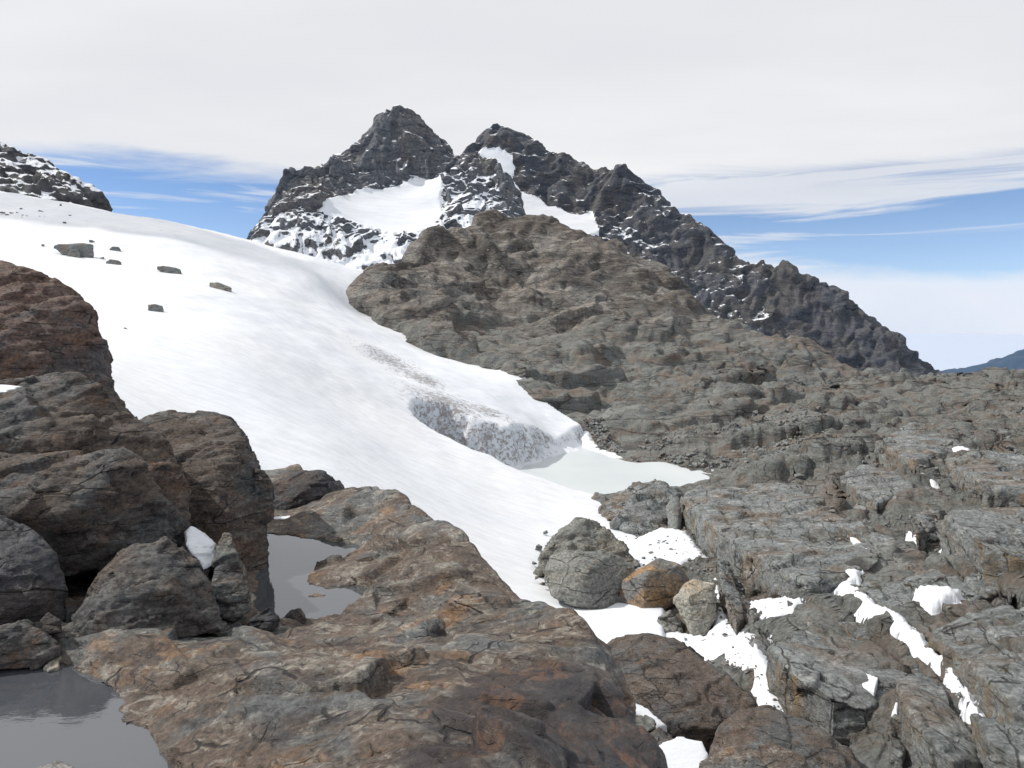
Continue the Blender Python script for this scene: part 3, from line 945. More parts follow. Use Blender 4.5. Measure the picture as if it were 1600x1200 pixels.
def glacier_mod(X, Y, Z, PX):
    P = np.stack([X.ravel(), Y.ravel(), Z.ravel()], 1)
    Z = Z + (0.35 * fbm(P / 22.0, 3) + 0.08 * fbm(P / 5.0, 3)).reshape(X.shape) * np.clip(Y / 60, 0.3, 2.0)
    Z = Z - 2.5 * np.clip((PX - 1035) / 50, 0, 1)
    Z = Z - 5.0 * np.clip((X - margin(Y) - 0.5) / 3.0, 0, 1) * np.clip((Y - 104) / 3, 0, 1) * np.clip((190 - Y) / 10, 0, 1)
    wig = (0.9 * fbm(P / 4.5, 4, 0.55)).reshape(X.shape)
    inside = in_poly(X, Y, hollow)
    dist = poly_dist(X, Y, hollow)
    s = np.where(inside, dist, -dist) + wig
    t = np.clip((s + 0.4) / 2.6, 0, 1)
    t = t * t * (3 - 2 * t)
    floor = LAKE_Z - 0.5 + 0.55 * np.clip(1 - (s - 1.8) / 1.5, 0, 1)
    return Z * (1 - t) + floor * t


rows = np.exp(np.concatenate([np.linspace(math.log(24), math.log(70), 80, endpoint=False), np.linspace(math.log(70), math.log(112), 180, endpoint=False),
                              np.linspace(math.log(112), math.log(206), 80, endpoint=False), np.linspace(math.log(206), math.log(290), 10)]))
V, PX, D = patch(FG, -200, 1090, rows, 380, glacier_mod)
n = grid_normals(V)
steep = np.clip((0.80 - n[..., 2]) / 0.25, 0, 1) * ((D > 74) & (D < 110))


def blob(px, py, rx, ry):
    d = FG.hit(px, py, 0, 26, 195)
    q = np.hypot((PX - px) / rx, (EYE - V[..., 2] * FOC / D * 1.0 - py) / ry * 1.0)
    return np.clip(1.25 - q, 0, 1) * (np.abs(D - d) < 45)


PYV = EYE - V[..., 2] * FOC / D


def streak_patch(x, y, z0, rx, ry, ang):
    ca, sa = math.cos(ang), math.sin(ang)
    dx, dy = V[..., 0] - x, V[..., 1] - y
    q = np.hypot((dx * ca + dy * sa) / rx, (-dx * sa + dy * ca) / ry)
    return np.clip(1.2 - q, 0, 1)


def wpt(px, py):
    d = FG.hit(px, py, 0, 40, 195)
    return ((px - 800) / FOC * d, d)


dirt = 0.72 * box_blur(steep, 1)
for (px, py, rx, ry, ang, a) in ((608, 566, 7.0, 11.0, 0.5, 0.8), (640, 585, 6.0, 8.0, 0.5, 0.75), (725, 660, 6.0, 5.0, 0.3, 0.8), (660, 595, 4.5, 6.0, 0.5, 0.9), (695, 628, 8.0, 8.0, 0.3, 0.85), (760, 640, 5.5, 5.0, 0.3, 0.8), (850, 678, 3.5, 4.0, 0, 0.5),
                                (672, 655, 3.0, 4.0, 0.4, 0.7), (690, 588, 3.0, 4.0, 0.3, 0.3)):
    wx, wy = wpt(px, py)
    dirt = np.maximum(dirt, a * streak_patch(wx, wy, 0, rx, ry, ang))
V2 = displace(V, lambda P: 0.22 * billow(P * np.array([1, 1, 0.4], np.float32) / 1.6, 4, 0.6))
wgt = np.clip(steep * 1.5, 0, 1)[..., None]
V = V * (1 - wgt) + V2 * wgt
me = mesh_arrays('glacier', V.reshape(-1, 3), grid_faces(*PX.shape))
at = me.attributes.new('dirt', 'FLOAT', 'POINT')
at.data.foreach_set('value', dirt.ravel().astype(np.float32))
obj('glacier', me, M_GLACIER, 'white snow-covered glacier sloping from the upper left to the lake', kind='structure')

# sea of cloud far below, reaching the horizon
ang = np.linspace(0, 2 * math.pi, 181)
rad = np.exp(np.linspace(math.log(11500), math.log(150000), 60))
A_, R_ = np.meshgrid(ang, rad)
Pc = np.stack([np.cos(A_) * R_, np.sin(A_) * R_, np.full(A_.shape, -2400.0)], 2)
Pc[..., 2] += 260 * (billow(Pc.reshape(-1, 3) / 5200.0, 4, 0.5)).reshape(A_.shape)
m_sea, nt_, b_ = new_mat('cloud_tops')
setin(nt_, b_, 'Base Color', (0.47, 0.51, 0.58))
b_.inputs['Roughness'].default_value = 1.0
b_.inputs['Specular IOR Level'].default_value = 0.0
obj('cloud_sea', mesh_arrays('cloud_sea', Pc.reshape(-1, 3), grid_faces(*A_.shape)[:, ::-1]), m_sea, 'pale sea of cloud reaching the horizon far below', kind='structure')

# ------------------------------------------------------------------ a thin cloud whose shade lies on the top of the glacier
def cloud(center, dist, rx, ry, rz, label, seed):
    bm = bmesh.new()
    bmesh.ops.create_icosphere(bm, subdivisions=5, radius=1.0)
    me = bpy.data.meshes.new('cloud')
    bm.to_mesh(me)
    bm.free()
    co = np.empty(len(me.vertices) * 3, np.float32)
    me.vertices.foreach_get('co', co)
    co = co.reshape(-1, 3)
    co = co * (1 + 0.35 * (billow(co * 1.7 + seed, 4, 0.55))[:, None]) * np.array([rx, ry, rz], np.float32)
    me.vertices.foreach_set('co', co.ravel())
    me.polygons.foreach_set('use_smooth', np.ones(len(me.polygons), bool))
    o = obj('cloud', me, M_CLOUD, label, kind='structure')
    o.location = Vector(center) + SUN_DIR * dist
    return o


M_CLOUD, nt_, b_ = new_mat('thin_cloud')
out_ = [n for n in nt_.nodes if n.type == 'OUTPUT_MATERIAL'][0]
tr_, df_, mx_ = N(nt_, 'ShaderNodeBsdfTransparent'), N(nt_, 'ShaderNodeBsdfTranslucent'), N(nt_, 'ShaderNodeMixShader')
setin(nt_, df_, 0, (0.9, 0.9, 0.9))
mx_.inputs[0].default_value = 0.38
nt_.links.new(tr_.outputs[0], mx_.inputs[1])
nt_.links.new(df_.outputs[0], mx_.inputs[2])
nt_.links.new(mx_.outputs[0], out_.inputs[0])
cloud((-108, 172, 24), 420, 44, 19, 8, 'thin cloud drifting above the top of the glacier', 8.0)

# ------------------------------------------------------------------ rocks from hulls
TMP = []


def rock(name, hulls, vox, L, amp, mat, label, cat='boulder', smooth=4, group=None, kind=None, detail=1.0, off=None):
    """convex blocks fused, rounded and weathered into one boulder"""
    bm = bmesh.new()
    for pts in hulls:
        vs = [bm.verts.new(p) for p in pts]
        r = bmesh.ops.convex_hull(bm, input=vs, use_existing_faces=False)
        junk = [g for g in r['geom_interior'] if isinstance(g, bmesh.types.BMVert)]
        junk = [v for v in set(junk) if v.is_valid]
        if junk:
            bmesh.ops.delete(bm, geom=junk, context='VERTS')
    loose = [v for v in bm.verts if not v.link_faces]
    if loose:
        bmesh.ops.delete(bm, geom=loose, context='VERTS')
    bmesh.ops.recalc_face_normals(bm, faces=bm.faces)
    me = bpy.data.meshes.new('tmp')
    bm.to_mesh(me)
    bm.free()
    o = bpy.data.objects.new('tmp', me)
    C.objects.link(o)
    md = o.modifiers.new('r', 'REMESH')
    md.mode = 'VOXEL'
    md.voxel_size = vox
    if smooth:
        sm = o.modifiers.new('s', 'SMOOTH')
        sm.factor = 0.5
        sm.iterations = smooth
    dg = bpy.context.evaluated_depsgraph_get()
    me2 = bpy.data.meshes.new_from_object(o.evaluated_get(dg))
    bpy.data.objects.remove(o)
    bpy.data.meshes.remove(me)
    nv = len(me2.vertices)
    co = np.empty(nv * 3, np.float32)
    no = np.empty(nv * 3, np.float32)
    me2.vertices.foreach_get('co', co)
    me2.vertices.foreach_get('normal', no)
    co, no = co.reshape(-1, 3), no.reshape(-1, 3)
    o_ = off if off is not None else (hash_name(label or name) % 97) * 1.37
    if amp > 0:
        dd_ = amp * rock_disp(co, L, detail, o_)
        if name == 'rock_slab':
            dd_ = dd_ - 0.28 * joint_lines(co, 0.16)
        co = co + no * dd_[:, None]
    base = np.array([co[:, 0].mean(), co[:, 1].mean(), co[:, 2].min()])
    me2.vertices.foreach_set('co', (co - base).astype(np.float32).ravel())
    me2.polygons.foreach_set('use_smooth', np.ones(len(me2.polygons), bool))
    me2.materials.clear()
    me2.update()
    me2.name = name
    ob = obj(name, me2, mat, label, None if kind else cat, kind, group)
    ob.location = base
    return ob


def hash_name(t):
    h = 7
    for ch in t:
        h = (h * 31 + ord(ch)) % 1000003
    return h


def hull(front, thick=1.0, shrink=0.85, sink=0.0, k=1.0):
    """outline points given as bearing, height and distance; the back is pushed away by its thickness"""
    f = [Vector(P3(a, b, d * k)) for a, b, d in front]
    thick *= k
    c = sum(f, Vector()) / len(f)
    g = [p * ((p.y + thick) / p.y) for p in f]
    c = sum(g, Vector()) / len(g)
    back = [Vector((c.x + (p.x - c.x) * shrink, p.y, c.z + (p.z - c.z) * shrink)) for p in g]
    low = [Vector((p.x, p.y, p.z - sink)) for p in f] if sink else []
    return [tuple(p) for p in f + back + low]


def slab(top, drop=1.6, grow=1.05, hs=0.95):
    """a slab on the valley floor: top corners as bearing, row and height over the ground"""
    t = []
    xs_, ys_ = [p[0] for p in top], [p[1] for p in top]
    for (px, py, h) in top:
        un = (px - min(xs_)) / (max(xs_) - min(xs_))
        vn = (py - min(ys_)) / (max(ys_) - min(ys_))
        h *= hs * min(1.0, max(0.12, 1.15 - 0.95 * un - 0.30 * (1 - vn)))     # the beds dip away to the right
        d = FT.hit(px, py, h)
        t.append(Vector(P3(px, py, d)))
    c = sum(t, Vector()) / len(t)
    bot = [Vector((c.x + (p.x - c.x) * grow, c.y + (p.y - c.y) * grow, float(FT.zxy(p.x, p.y)) - drop)) for p in t]
    return [tuple(p) for p in t + bot]


# ------------------------------------------------------------------ the near whaleback with its pools
POOL1_Z, POOL2_Z = -3.95, -4.75
edge = [(450, 790, 19.0), (480, 780, 19.0), (530, 765, 18.8), (575, 760, 18.4), (612, 766, 17.6), (640, 785, 16.6), (662, 812, 15.4), (700, 826, 14.0), (738, 850, 13.5), (765, 885, 12.8),
        (790, 925, 12.0), (830, 943, 11.0), (880, 956, 10.0), (912, 975, 9.3), (935, 1005, 8.8), (952, 1045, 8.3), (978, 1090, 7.6), (1000, 1140, 7.0), (1012, 1200, 6.4), (1010, 1300, 5.4), (1000, 1500, 4.0)]
cw = edge + [
    (-100, 1260, 6.2), (100, 1250, 6.2), (285, 1200, 6.25), (450, 1200, 5.6), (650, 1200, 5.0), (850, 1200, 5.2), (950, 1200, 5.8), (300, 1420, 4.6), (600, 1420, 3.9), (850, 1420, 4.0), (0, 1500, 4.6),
    (268, 1180, 6.68), (252, 1140, 7.1), (195, 1085, 7.77), (150, 1055, 8.18), (118, 1032, 8.54), (350, 1080, 7.5), (400, 1000, 8.9), (200, 975, 9.2), (150, 1000, 9.0), (330, 978, 9.6), (300, 1040, 8.1),
    (420, 982, 10.1), (440, 1020, 9.1),
    (600, 825, 15.2), (650, 850, 13.5), (600, 870, 13.9), (700, 900, 12.3), (640, 920, 12.4), (600, 955, 11.7), (650, 990, 10.2), (750, 955, 10.9), (800, 995, 9.4), (850, 1045, 8.1), (700, 1040, 8.3),
    (520, 1030, 8.8), (550, 1100, 7.0), (700, 1100, 6.8), (850, 1100, 7.0), (900, 1050, 7.8), (520, 985, 10.6), (470, 975, 11.4),
    (560, 852, 15.4), (500, 905, 13.4), (540, 925, 12.8), (585, 905, 13.0), (540, 890, 13.7),
    (430, 930, 13.6), (460, 880, 15.0), (430, 960, 12.4), (490, 950, 12.4), (540, 952, 12.0), (420, 855, 16.2), (480, 850, 16.0),
    (430, 822, 17.4), (440, 803, 18.2), (500, 808, 17.2), (520, 838, 16.0), (560, 805, 16.9),
    (300, 955, 10.6), (200, 930, 11.2), (50, 1010, 9.4), (0, 1180, 7.5), (100, 1155, 7.8), (100, 1070, 8.6), (-100, 1180, 7.6), (-200, 1000, 9.6), (200, 850, 16), (0, 850, 16), (-200, 850, 16),
    (300, 800, 19), (0, 790, 20), (450, 770, 20)]
FW = Field(cw, 4.0, 1e-3)
lip = [P3(*p)[:2] for p in edge]
lip_poly = lip + [(-2, 2.0), (-9, 2.0), (-14, 22), (-6.5, 22), (-5.6, 18)]


def back_mod(X, Y, Z, PX):
    inside = in_poly(X, Y, lip_poly)
    s = np.where(inside, 0, poly_dist(X, Y, lip_poly))
    return Z - np.minimum(5.0 * s * s, 0.31 + 4.2 * np.maximum(s - 0.25, 0)) * (s > 0)


rows = np.exp(np.concatenate([np.linspace(math.log(3.2), math.log(5.2), 40, endpoint=False), np.linspace(math.log(5.2), math.log(17), 350, endpoint=False), np.linspace(math.log(17), math.log(24), 30)]))
V, PX, D = patch(FW, -200, 1120, rows, 500, back_mod)


def back_disp(P):
    r = rotm(0.2, 0.15, 0.5)
    Q = (P @ r.T) * np.array([0.55, 1.0, 1.7], np.float32)
    W = Q + 0.06 * np.stack([pn(P / 0.7 + 5.1), pn(P / 0.7 + 31.7), pn(P / 0.7 + 77.3)], 1)
    d = 0.07 * fbm(P / 1.8, 3)
    v1, e1 = facets(W / 0.95)
    v2, e2 = facets(W / 0.36, 20)
    v3, e3 = facets(W / 0.13, 33)
    d += 0.26 * v1 - 0.03 * np.clip(1 - e1 / 0.06, 0, 1)
    d += 0.075 * v2 - 0.010 * np.clip(1 - e2 / 0.09, 0, 1)
    d += 0.022 * v3
    d += 0.035 * billow(W / 0.75, 3, 0.5)
    d += 0.008 * billow(Q / 0.08, 3, 0.6, 4)
    d += 0.005 * fbm(P / 0.035, 2)
    return d


V = displace(V, back_disp)


def carve(V, poly, z):
    q = [xy_at(a, b, z) for a, b in poly]
    w = 0.06 * fbm(V.reshape(-1, 3) / 0.35, 4, 0.6).reshape(V.shape[:2])
    s = np.where(in_poly(V[..., 0], V[..., 1], q), 1, -1) * poly_dist(V[..., 0], V[..., 1], q) + w
    zi = z - 0.02 - 0.45 * np.clip(s / 0.6, 0, 1)
    zo = z + 0.01 + 0.22 * np.clip(-s, 0, 1.0)
    out = V.copy()
    out[..., 2] = np.where(s > 0, np.minimum(V[..., 2], zi), np.where(s > -0.8, np.maximum(V[..., 2], zo), V[..., 2]))
    return out


V = carve(V, [(398, 945), (404, 900), (414, 850), (418, 834), (480, 841), (520, 847), (566, 853), (540, 870), (500, 884), (481, 900), (480, 914), (512, 920), (560, 915), (588, 925), (562, 948), (535, 966), (480, 973), (440, 968), (410, 962)], POOL2_Z)
V = carve(V, [(-250, 1015), (40, 1040), (100, 1038), (122, 1047), (175, 1075), (192, 1097), (184, 1112), (228, 1138), (236, 1160), (262, 1185), (276, 1205), (290, 1400), (-250, 1400)], POOL1_Z)
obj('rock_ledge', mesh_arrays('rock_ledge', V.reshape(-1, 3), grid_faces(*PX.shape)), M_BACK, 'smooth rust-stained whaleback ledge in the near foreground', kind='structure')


def flat(name, pts, z, mat, label):
    me = bpy.data.meshes.new(name)
    bm = bmesh.new()
    bm.faces.new([bm.verts.new((x, y, z)) for x, y in pts])
    bm.normal_update()
    for f_ in bm.faces:
        if f_.normal.z < 0:
            f_.normal_flip()
    bm.to_mesh(me)
    bm.free()
    return obj(name, me, mat, label, kind='structure')


flat('pool', [(-9, 4.4), (-2.2, 4.4), (-2.4, 6.4), (-3.4, 7.6), (-4.6, 8.8), (-5.2, 9.6), (-9, 9.6)][::-1], POOL1_Z, M_WATER, 'dark still pool at the lower left corner reflecting the sky')
flat('pool', [(-5.2, 10.9), (-2.0, 10.9), (-1.9, 13), (-2.6, 15.5), (-4.2, 17.2), (-6.2, 17.4), (-6.0, 13)][::-1], POOL2_Z, M_WATER, 'still pool between the tall boulder and the whaleback ledge')

# boulders round the pools
rock('boulder', [hull([(-140, 380, 12.6), (-60, 392, 12.6), (0, 408, 12.5), (45, 431, 12.3), (88, 440, 12.4), (118, 462, 12.3), (150, 490, 12.2), (163, 560, 12.0), (178, 610, 12.0), (192, 655, 12.0), (190, 720, 12.0),
                       (-140, 720, 11.4), (60, 570, 11.4), (-140, 520, 11.3), (110, 640, 11.3), (0, 470, 11.8)], 2.2, 0.9, 0, 1.40)],
     0.075, 1.0, 0.435, M_RED, 'tall reddish brown boulder rising at the left edge of the frame')
rock('boulder', [hull([(-140, 600, 10.7), (0, 614, 10.5), (60, 602, 10.6), (125, 581, 10.7), (152, 600, 10.6), (205, 655, 10.5), (262, 692, 10.4), (288, 760, 10.3), (293, 900, 10.1), (230, 800, 9.8), (90, 690, 9.9),
                       (-140, 690, 9.7), (200, 720, 10.1), (150, 900, 9.8), (-140, 900, 9.6)], 1.6, 0.9, 0, 1.20)],
     0.058, 0.9, 0.377, M_NEAR, 'large dark grey block in front of the reddish boulder')
rock('boulder', [hull([(-140, 712, 9.4), (0, 722, 9.3), (110, 722, 9.4), (180, 706, 9.6), (215, 722, 9.6), (245, 770, 9.6), (282, 850, 9.7), (200, 882, 9.3), (110, 905, 9.0), (-140, 920, 8.7), (110, 800, 8.9), (0, 800, 8.8)], 1.2, 0.9, 0, 1.20)],
     0.050, 0.7, 0.435, M_NEAR, 'grey and pink mottled block below the large dark block')
rock('boulder', [hull([(203, 660, 13.2), (225, 648, 13.6), (262, 645, 13.8), (330, 648, 13.8), (358, 654, 13.6), (378, 675, 13.3), (402, 725, 12.9), (416, 775, 12.7), (418, 860, 12.4), (408, 905, 12.2), (392, 950, 12.0),
                       (330, 960, 11.6), (280, 900, 11.6), (280, 760, 12.1), (340, 745, 12.2), (352, 800, 11.9), (350, 930, 11.6)], 2.0, 0.9, 0, 1.15)],
     0.055, 0.9, 0.377, M_NEAR, 'tall flat-topped boulder with a steep dark face over the pool')
rock('boulder', [hull([(398, 728, 14.6), (412, 735, 14.6), (426, 758, 14.6), (428, 810, 14.5), (398, 830, 14.3)], 0.8, 0.9)], 0.035, 0.5, 0.25, M_NEAR, 'thin rock fin behind the tall flat-topped boulder')
rock('boulder', [hull([(336, 852, 11.2), (350, 828, 11.3), (364, 834, 11.2), (378, 880, 11.1), (394, 952, 10.7), (364, 972, 10.5), (322, 955, 10.5), (328, 905, 10.8)], 0.8, 0.9)],
     0.028, 0.6, 0.3, M_BACK, 'narrow leaning rock below the small snow patch')
rock('boulder', [hull([(102, 1010, 9.0), (118, 962, 9.15), (165, 887, 9.5), (215, 850, 9.7), (262, 840, 9.8), (298, 868, 9.7), (335, 930, 9.5), (354, 990, 9.2), (250, 1005, 8.9), (175, 1015, 8.75), (200, 905, 9.1),
                       (262, 920, 9.05), (150, 965, 8.85)], 1.2, 0.9)], 0.03, 0.6, 0.435, M_NEAR, 'rounded grey brown boulder between the two pools')
rock('boulder', [hull([(-120, 800, 8.3), (0, 808, 8.3), (50, 826, 8.3), (90, 872, 8.2), (106, 925, 8.1), (98, 990, 8.0), (60, 1015, 7.95), (-120, 1035, 7.8), (0, 900, 7.75), (50, 935, 7.7)], 1.0, 0.9, 0, 1.18)],
     0.03, 0.6, 0.25, M_BLACK, 'rounded blue-black boulder at the left edge above the pool', smooth=8)
rock('boulder', [hull([(-80, 1000, 8.2), (0, 985, 8.35), (40, 972, 8.5), (62, 985, 8.5), (94, 1012, 8.45), (60, 1030, 8.3), (-80, 1045, 8.1)], 0.6, 0.9, 0.1)], 0.025, 0.4, 0.3, M_NEAR, 'low grey rock at the left edge of the near pool')
rock('boulder', [hull([(62, 970, 8.75), (75, 958, 8.8), (95, 968, 8.8), (98, 990, 8.7), (70, 992, 8.65)], 0.25, 0.8)], 0.018, 0.2, 0.3, M_BLACK, 'small dark stone wedged behind the low rock', 'stone')
rock('boulder', [hull([(408, 778, 16.7), (430, 752, 16.8), (470, 737, 16.9), (500, 735, 16.9), (522, 745, 16.9), (542, 768, 16.8), (500, 797, 16.3), (470, 810, 16.1), (420, 806, 16.3), (470, 768, 16.2)], 1.0, 0.85, 0.3, 1.14)],
     0.035, 0.6, 0.25, M_BLACK, 'dark hollow-sided boulder perched at the far end of the pool')
for pts, lab, mt in ((((385, 980, 10.5), (398, 962, 10.6), (420, 950, 10.7), (438, 962, 10.7), (418, 980, 10.5)), 'black angular stone on the shore between the pools', M_BLACK),
                     (((440, 968, 11.3), (455, 952, 11.4), (470, 950, 11.4), (478, 968, 11.3), (472, 982, 11.2), (448, 980, 11.2)), 'dark pyramid-shaped stone at the near shore of the pool', M_BLACK),
                     (((352, 985, 10.0), (372, 970, 10.1), (385, 985, 10.05), (365, 995, 9.95)), 'flat black stone beside the rounded boulder', M_BLACK),
                     (((476, 935, 12.6), (490, 928, 12.7), (510, 930, 12.7), (519, 942, 12.5), (500, 949, 12.4)), 'low rock islet breaking the surface of the pool', M_BACK),
                     (((20, 1040, 8.4), (38, 1032, 8.5), (66, 1030, 8.5), (62, 1040, 8.35), (28, 1047, 8.3)), 'flat grey stone lying in the near pool', M_STONE),
                     (((68, 1045, 8.3), (80, 1028, 8.45), (93, 1027, 8.45), (92, 1040, 8.3), (78, 1048, 8.25)), 'small pale stone at the edge of the near pool', M_PALE),
                     (((45, 1210, 6.35), (60, 1196, 6.4), (90, 1190, 6.45), (118, 1198, 6.4), (110, 1215, 6.3)), 'grey stone at the bottom edge of the near pool', M_STONE)):
    rock('stone', [hull(pts, 0.3, 0.8, 0.12)], 0.016, 0.25, 0.3, mt, lab, 'stone', 3)

# snow left among the near boulders
rock('snow_patch', [hull([(288, 830, 11.5), (298, 821, 11.6), (318, 833, 11.5), (336, 850, 11.4), (340, 882, 11.1), (318, 892, 10.95), (312, 874, 11.0), (300, 868, 11.05), (290, 852, 11.2)], 0.8, 0.95)], 0.022, 0.5, 0.22, M_SNOW,
     'small white snow patch wedged between the near boulders', 'snow patch', 10)
rock('snow_patch', [hull([(412, 808, 18.0), (440, 801, 18.4), (470, 804, 18.2), (462, 811, 17.8), (420, 814, 17.7)], 0.5, 0.9, 0.4)], 0.03, 0.8, 0.2, M_SNOW, 'thin snow patch under the dark perched boulder', 'snow patch', 6)
rock('snow_patch', [hull([(-60, 600, 10.7), (10, 601, 10.7), (38, 604, 10.6), (10, 613, 10.4), (-60, 622, 10.3)], 0.4, 0.9)], 0.03, 1, 0, M_SNOW, 'snow patch on the ledge of the large dark block', 'snow patch', 6)

# ------------------------------------------------------------------ valley: boulders, slabs, snow in the joints, stones
rock('boulder', [hull([(846, 905, 42), (858, 868, 43), (900, 858, 42.2), (955, 864, 42.6), (992, 885, 43), (994, 915, 42), (980, 938, 41), (950, 958, 39.6), (900, 950, 39.6), (865, 935, 40.3), (920, 890, 40.0)], 3.5, 0.9)],
     0.11, 2.2, 0.20, M_DOME, 'big rounded speckled boulder half buried in the snow', smooth=6)
rock('rubble_mound', [hull([(832, 905, 45), (848, 862, 46.5), (875, 830, 48), (905, 816, 49), (940, 824, 48.5), (978, 850, 47), (1004, 885, 45.5), (930, 900, 44.5)], 4.0, 0.85)],
     0.13, 1.6, 0.5, M_DOME, 'mound of dark rubble behind the big rounded boulder', 'rubble mound', detail=1.6)
rock('boulder', [hull([(964, 948, 40.5), (972, 908, 41), (998, 890, 41.6), (1030, 871, 42.2), (1062, 882, 42.2), (1077, 905, 42), (1064, 940, 40.4), (1022, 962, 39.3), (1004, 958, 39.2), (1008, 902, 39.9)], 2.6, 0.9)],
     0.085, 2.0, 0.12, M_ORANGE, 'angular boulder with an orange face right of the big rounded boulder', smooth=2)
rock('boulder', [hull([(1052, 937, 37.7), (1066, 916, 38.2), (1084, 905, 38.5), (1117, 911, 38.2), (1111, 940, 37.2), (1120, 966, 37.0), (1106, 995, 36.1), (1080, 993, 36.1), (1068, 962, 36.7), (1076, 932, 36.8)], 1.6, 0.88)],
     0.06, 1.2, 0.25, M_PALE, 'pale cream angular boulder standing in front of the orange one', smooth=3)
rock('boulder', [hull([(1022, 1000, 36.6), (1030, 965, 37.5), (1048, 953, 37.8), (1064, 972, 37.5), (1070, 1000, 36.4), (1045, 1008, 36)], 1.2, 0.88)], 0.06, 1.0, 0.3, M_DOME, 'squat grey boulder at the foot of the pale boulder')
rock('boulder', [hull([(1080, 1020, 34.6), (1092, 1002, 35), (1112, 996, 35.2), (1128, 1006, 35), (1130, 1025, 34.5), (1118, 1034, 34.1), (1090, 1032, 34.2)], 1.0, 0.88)], 0.05, 0.9, 0.25, M_PALE, 'pale blue-grey rounded boulder beside the stony snow gully')
rock('boulder', [hull([(1050, 1022, 34.8), (1062, 1006, 35.2), (1082, 1004, 35.2), (1088, 1024, 34.6), (1066, 1034, 34.2)], 0.9, 0.88)], 0.05, 0.8, 0.3, M_STONE, 'dark grey rock touching the pale blue-grey boulder')
rock('outcrop', [hull([(938, 800, 65.5), (958, 778, 68), (985, 762, 70), (1008, 765, 70.5), (1035, 752, 71.5), (1062, 764, 71), (1073, 800, 66), (1062, 838, 58.5), (1005, 840, 58.5), (965, 825, 60.5), (1010, 800, 62.5)], 5, 0.9)],
     0.17, 3.0, 0.5, M_SLAB, 'broken grey outcrop on the near shore of the lake', 'outcrop', detail=1.4)
rock('boulder', [hull([(922, 782, 71), (930, 770, 72), (944, 772, 72), (950, 786, 71), (935, 792, 70)], 1.5, 0.85)], 0.09, 1.0, 0.3, M_STONE, 'small dark boulder at the snow edge by the lake')
rock('boulder', [hull([(1040, 790, 61.5), (1050, 776, 62), (1062, 778, 62), (1066, 815, 60.5), (1058, 838, 58.5), (1046, 830, 59.5)], 1.2, 0.85)], 0.08, 1.2, 0.2, M_STONE, 'upright grey rock leaning on the ochre-sided slab')
rock('boulder', [hull([(804, 582, 126), (812, 572, 127), (822, 574, 127), (822, 586, 125.5), (812, 590, 125)], 2.0, 0.85)], 0.15, 1.6, 0.3, M_HILL, 'dark boulder at the glacier edge below the brown hill')
rock('boulder', [hull([(878, 590, 133), (886, 580, 134), (894, 582, 134), (894, 598, 131.5), (884, 602, 131)], 2.0, 0.85)], 0.15, 1.6, 0.3, M_HILL, 'brown boulder stuck on the hillside above the lake')

